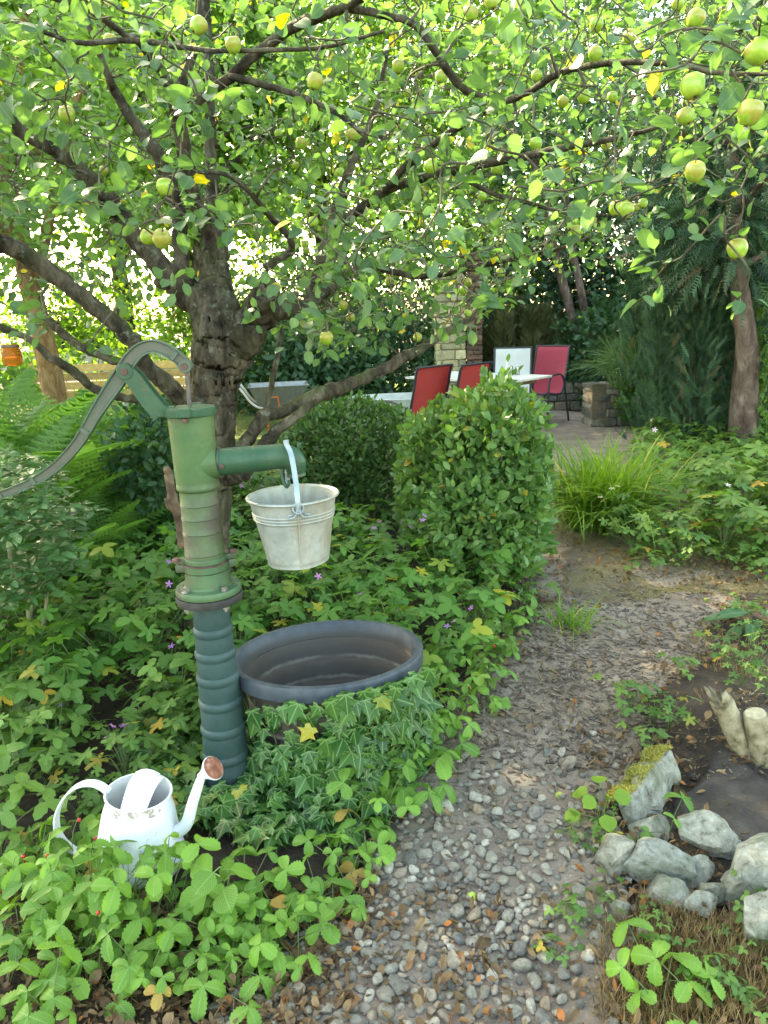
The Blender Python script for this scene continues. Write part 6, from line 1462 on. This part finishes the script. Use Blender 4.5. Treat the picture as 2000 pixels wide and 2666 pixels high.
for x, y, rx, h, lab in ((-6.6, 11.6, 1.3, 2.3, 'loose sunlit yellow green hedge shrub beyond the slat fence, near the car'), (-4.6, 11.9, 1.2, 2.2, 'loose sunlit yellow green hedge shrub right behind the slat fence'), (-3.1, 12.6, 1.1, 2.4, 'loose sunlit yellow green hedge shrub left of the wheelbarrow'), (-8.8, 10.5, 1.4, 2.4, 'loose sunlit yellow green hedge shrub at the end beyond the ferns')):
    bush('hedge_shrub', lab, 'shrub', (x, y, h * .5 + .25), (rx, .7, h * .55), 1500, LEAF2, M_BGTREE, .12, 0, 2.2, core=False, bumps=.25, depth=.55)
# ruin: pale stone panel and a brick pillar
def block_wall(name, label, cat, p, rz, W, H, D, bw, bh, mat, curve=0.0, jit=.25):
    t = thing(name, label, cat, p, None, rz); z = 0.0; me = {}
    Acc().add(*box((0, .02, H / 2), (W - .02, D - .06, H - .02))).build('mortar', M_WALLST if mat is not M_PALEST else M_PALEST, t)
    row = 0
    while z < H - .02:
        h = bh * rng.uniform(1 - jit, 1 + jit); h = min(h, H - z); x = -W / 2 - (bw * .5 if row % 2 else 0)
        while x < W / 2:
            w_ = bw * rng.uniform(1 - jit * 1.3, 1 + jit * 1.3); a_, b_ = max(x, -W / 2), min(x + w_, W / 2)
            if b_ - a_ > .03:
                V, T, _ = box((0, 0, 0), (b_ - a_ - .012, D + rng.uniform(-.02, .03), h - .012), None, min(.012, h * .2)); V = V + rng.normal(size=V.shape) * .004
                xm = (a_ + b_) / 2; Acc().add(V + np.array([xm, curve * xm * xm, z + h / 2]), T).build('brick' if mat is M_BRICK else 'stone', mat, t)
            x += w_
        z += h; row += 1
    return t
rp = A(1236, 985, 11.8); block_wall('brick_pillar', 'brown brick pillar of the garden ruin beside pale stonework', 'pillar', (rp.x, rp.y, 0), R(-4), .24, 2.3, .25, .24, .075, M_BRICK, jit=.1)
block_wall('ruined_wall', 'sunlit pale yellow stone wall remnant left of the brick pillar', 'wall', (rp.x - .36, rp.y + .1, 0), R(2), .46, 2.0, .25, .24, .13, M_PALEST)
p = G(1470, 1080); block_wall('dry_stone_wall', 'low rough dark stone wall behind the raspberry red chair', 'wall', (p.x + .45, p.y + .55, 0), 0, 2.0, .42, .3, .26, .13, M_WALLST)
p = G(1625, 1108); block_wall('dry_stone_wall', 'small rounded dry stone wall under the cascading grass', 'wall', (p.x, p.y, 0), R(8), 1.0, .55, .3, .17, .10, M_WALLST, curve=.35)

# ------------------------------------------------------------------ trees and shrubs behind
def broad_tree(name, label, x, y, trunk_h, H, rx, ry, z0, n, size, mat, bk, r=.16, group=None, lean=0.0, gap=.0):
    t = thing(name, label, 'tree', (x, y, 0), group); tp = np.array([lean, 0, trunk_h + (H - trunk_h) * .35])
    c = catmull([(0, 0, -.05), (lean * .3, .05, trunk_h * .5), (lean * .7, -.04, trunk_h), tp], 6); Acc().add(*tube(c, np.linspace(r, r * .4, len(c)), 14, .06)).build('trunk', bk, t, None)
    for q in range(7):
        an = q * 2.4 + x; s_ = c[int(len(c) * rng.uniform(.45, .95))]; e = np.array([math.cos(an) * rx * .75 + lean, math.sin(an) * ry * .75, rng.uniform(z0 + .3, H * .9)])
        cc = catmull([s_, (s_ + e) / 2 + np.array([0, 0, .25]), e], 5); Acc().add(*tube(cc, np.linspace(r * .38, r * .08, len(cc)), 8, .06)).build('limb', bk, t, None)
    nc = n // 12; P = []
    zc, rz_ = (H + z0) / 2, (H - z0) / 2
    while len(P) < nc:
        d = rand_dir(1)[0] * rng.random() ** .38
        p_ = np.array([lean + d[0] * rx, d[1] * ry, zc + d[2] * rz_])
        if math.sin(p_[0] * 2.1 + x) + math.sin(p_[1] * 2.4) + math.sin(p_[2] * 2.8 + y) > -.9 + gap: P.append(p_)
    P = np.array(P); idx = np.repeat(np.arange(nc), 12); N = len(idx); pos = P[idx] + rng.normal(size=(N, 3)) * np.array([.26, .26, .18]); out = rand_dir(N)
    V, T, U, rr = scatter(LEAF2, pos, leaf_frames(out, up=.7, jit=.6), rng.uniform(.7, 1.25, N) * size); stuff(obj('crown', np_mesh('crown', V, T, U, rr, mat), t)); return t
p = A(140, 1010, 6.6)
broad_tree('garden_tree', 'sunlit orange barked tree rising behind the ferns', p.x, p.y, 2.1, 5.4, 1.9, 1.6, 1.9, 9000, .095, M_BGTREE, M_BARK_OR, .125, lean=-.1, gap=-.5)
bt = [(-6.2, 11.0, 2.6, 7.5, 1.9, 1.6, 2.6, 'slender young linden near the car'), (-2.6, 12.2, 2.4, 8.0, 1.8, 1.6, 2.5, 'slender young linden between fence and wheelbarrow'), (-8.6, 11.5, 3.0, 10.5, 3.4, 2.6, 2.5, 'first tall linden beyond the car, its crown closing the left sky'), (-4.6, 14.5, 3.2, 11, 3.2, 2.6, 2.9, 'tall linden beyond the slat fence with yellow green crown'), (-1.0, 16.0, 2.6, 10.5, 3.0, 2.6, 1.6, 'tall linden beyond the wheelbarrow with light green crown'), (2.4, 17.0, 2.4, 10, 3.0, 2.6, 1.2, 'tall linden behind the brick pillar'), (-12.5, 15, 3.0, 10.5, 3.4, 3.0, 1.8, 'tall linden far beyond the fern bed')]
for x, y, th_, H, rx, ry, z0, lab in bt: broad_tree('linden_tree', lab, x, y, th_, H, rx, ry, z0, 15000, .17, M_BGTREE, M_BARK, .2, gap=-.6)
broad_tree('dark_tree', 'dark leaved tree with crown closing the view above the red chair', 5.2, 14.5, 2.2, 9.5, 3.2, 2.4, 1.0, 9000, .15, M_BGSHRUB, M_BARK, .2)
broad_tree('dark_tree', 'dark leaved tree behind the yew at the right edge', 8.6, 12.5, 2.2, 9, 3.0, 2.6, .8, 9000, .15, M_BGSHRUB, M_BARK, .2)
for (a_, b_, Yd, rx, h, lab, mt) in ((720, 960, 12.6, 1.0, 1.15, 'blue green laurel shrub behind the wheelbarrow', M_BGSHRUB), (860, 950, 12.2, .9, 1.0, 'blue green laurel shrub behind the zinc bath', M_BGSHRUB), (1000, 930, 12.8, 1.0, 1.2, 'dark laurel shrub left of the stone panel', M_BGSHRUB), (640, 880, 14.0, .9, 1.4, 'bright sunlit shrub left of the wheelbarrow', M_BGTREE), (820, 800, 15.0, 1.6, 2.2, 'tall laurel standing between the two lindens', M_BGSHRUB), (1010, 760, 14.5, 1.5, 2.4, 'tall dark laurel behind the stone panel', M_BGSHRUB)):
    p = A(a_, b_, Yd); bush('laurel_shrub', lab, 'shrub', (p.x, p.y, h * .55), (rx, .8, h * .55 + .25), 2600, LEAF2, mt, .13, 0, 2.2, core=False, bumps=.18, depth=.3)
bush('leafy_mound', 'dark leafy bramble mound behind the raspberry red chair', 'shrub', (4.15, 11.6, .75), (1.35, .75, .85), 4200, LEAF2, M_BGSHRUB, .12, 0, 2.3, bumps=.15)
bush('leafy_mound', 'blue green leafy plants spilling around the round stone wall', 'shrub', (3.75, 9.5, .42), (.75, .5, .45), 2400, LEAF2, M_GER, .075, 0, 2.3, bumps=.15)
for x, y, h, lab in ((2.6, 13.2, 2.3, 'dark evergreen hedge bush behind the white chair'), (4.4, 13.6, 3.0, 'dark evergreen hedge bush behind the leaning trunks'), (6.4, 12.8, 3.4, 'dark evergreen hedge bush left of the yew'), (8.2, 10.8, 3.4, 'dark evergreen hedge bush behind the cypress trunk')):
    bush('evergreen_bush', lab, 'bush', (x, y, h * .55), (1.35, .8, h * .62), 4200, LEAF2, M_YEW, .13, 0, 2.6, bumps=.15, depth=.25)
def conifer(name, label, cat, x, y, H, rad, nplume, ns, mat, size, group=None, seed=0, trunk=True):
    t = thing(name, label, cat, (x, y, 0), group); P = []; D = []
    for k in range(nplume):
        an = k * 2.4 + seed; rr = rad * math.sqrt((k + .5) / nplume); bx, by_ = math.cos(an) * rr * .75, math.sin(an) * rr * .75; top = H * (1.05 - .5 * rr / rad) * rng.uniform(.75, 1.05); m = ns // nplume
        tt = rng.random(m) ** .85; r_ = (.26 * rad ** .5) * (1 - tt * .75) * rng.random(m) ** .4; a2 = rng.uniform(0, 6.28, m); out = np.stack([np.cos(a2), np.sin(a2), np.zeros(m)], 1)
        c = np.stack([bx * (1 + .35 * tt), by_ * (1 + .35 * tt), tt * top + .03], 1); P.append(c + out * r_[:, None]); D.append(out * .55 + np.array([0, 0, .85]) + rng.normal(size=(m, 3)) * .25)
    P = np.vstack(P); D = np.vstack(D); up = rng.normal(size=P.shape)
    V, T, U, rr = scatter(SPRIG, P, frames(D, up), rng.uniform(.7, 1.25, len(P)) * size); stuff(obj('crown', np_mesh('crown', V, T, U, rr, mat), t))
    if trunk: Acc().add(*tube([(0, 0, -.05), (.03, 0, H * .4), (0, 0, H * .8)], [.09, .07, .02], 10, .06)).build('trunk', M_BARK, t, None)
for px_, py_, H, rad, npl, lab in ((1745, 1120, 3.3, .50, 9, 'dark yew with upright plumes rising right of the cascading grass'), (1790, 1160, 5.6, .72, 14, 'tall dark yew with upright plumes, left of the cypress trunk'), (1880, 1150, 6.6, .66, 12, 'dark yew column right behind the cypress trunk'), (2010, 1130, 6.6, .8, 12, 'dark yew on the far side of the cypress trunk')):
    p = G(px_, py_); conifer('yew_tree', lab, 'tree', p.x, p.y, H, rad, npl, 9500, M_YEW, .165, seed=px_)
p = A(1330, 990, 12.3); conifer('juniper_bush', 'olive green feathery juniper behind the white chair', 'bush', p.x, p.y, 1.9, .55, 8, 4500, M_OLIVE, .16, seed=1)
p = A(1420, 990, 12.3); conifer('juniper_bush', 'olive green feathery juniper behind the raspberry red chair', 'bush', p.x, p.y, 1.8, .5, 8, 4000, M_OLIVE, .16, seed=2)
# cypress trunk with ivy at the right edge, dark leaning trunks
p = G(1935, 1192); t = thing('cypress_trunk', 'thick reddish conifer trunk with flaking bark at the right edge', 'tree', p); O = np.array(p)
pts = [(1938, 1200, 42), (1934, 1120, 36), (1940, 1020, 34), (1946, 920, 30), (1934, 820, 24), (1920, 700, 20), (1912, 560, 18), (1902, 350, 16), (1890, 100, 15), (1885, -150, 10)]
P = np.array([list(A(x, y, p.y)) for x, y, h in pts]); rr = np.array([h * mpp(q_) for (x, y, h), q_ in zip(pts, P)]); c = catmull(P, 6)
Acc().add(*tube(c - O, np.interp(np.linspace(0, len(P) - 1, len(c)), np.arange(len(P)), rr), 18, .06)).build('trunk', M_BARK_RED, t, None)
for k in range(7):
    an = k * 2.4; s_ = c[30 + k * 3] - O; e = s_ + np.array([math.cos(an) * 1.0, math.sin(an) * 1.0, .3]); Acc().add(*tube(catmull([s_, (s_ + e) / 2 + np.array([0, 0, .1]), e], 4), np.linspace(.035, .01, 9), 7, .05)).build('limb', M_BARK_RED, t, None)
m = 900; tt = rng.random(m); aa = rng.uniform(-2.4, .9, m); ci = (tt * 34).astype(int); P = c[ci] - O + np.stack([np.cos(aa), np.sin(aa), np.zeros(m)], 1) * rng.uniform(.12, .34, m)[:, None]; k = (P[:, 0] > .06); P, aa = P[k], aa[k]
o1 = np.stack([np.cos(aa), np.sin(aa), np.zeros(len(P))], 1); fw = np.array([0, 0, -1.0]) + rng.normal(size=P.shape) * .4; V, T, U, rr = scatter(IVY, P, frames(fw, o1 + np.array([0, -.3, .5])), rng.uniform(.05, .09, len(P))); stuff(obj('climbing_ivy', np_mesh('climbing_ivy', V, T, U, rr, M_GER2), t))
m = 2600; s_ = c[rng.integers(32, len(c) - 4, m)] - O; out = rand_dir(m) * np.array([1, 1, .5]); P = s_ + out * rng.uniform(.2, 1.1, m)[:, None]; V, T, U, rr = scatter(SPRIG, P, frames(out + np.array([0, 0, -.25]), rand_dir(m)), rng.uniform(.18, .32, m)); stuff(obj('crown', np_mesh('crown', V, T, U, rr, M_YEW), t))
for x0, y0, x1, y1, w_, lab in ((1512, 955, 1440, 640, 13, 'left of two bare brown trunks leaning behind the raspberry red chair'), (1535, 935, 1490, 640, 12, 'right of two bare brown trunks leaning behind the raspberry red chair')):
    a_ = np.array(A(x0, y0, 12.2)); b_ = np.array(A(x1, y1, 12.4)); a_ = a_ + (a_ - b_) * ((a_[2] + .05) / (b_[2] - a_[2])); t = thing('leaning_trunk', lab, 'tree', (a_[0], a_[1], 0)); O = np.array(t.location)
    c = catmull([a_, a_ * .55 + b_ * .45 + np.array([.05, 0, 0]), b_, b_ + (b_ - a_) * .6], 6); Acc().add(*tube(c - O, np.linspace(w_ * .0062, w_ * .004, len(c)), 12, .06)).build('trunk', M_BARK_RED, t, None)
    m = 1500; e = c[-1] - O; P = e + rng.normal(size=(m, 3)) * np.array([.7, .6, .6]); V, T, U, rr = scatter(LEAF2, P, leaf_frames(rand_dir(m)), rng.uniform(.08, .15, m)); stuff(obj('crown', np_mesh('crown', V, T, U, rr, M_BGSHRUB), t))
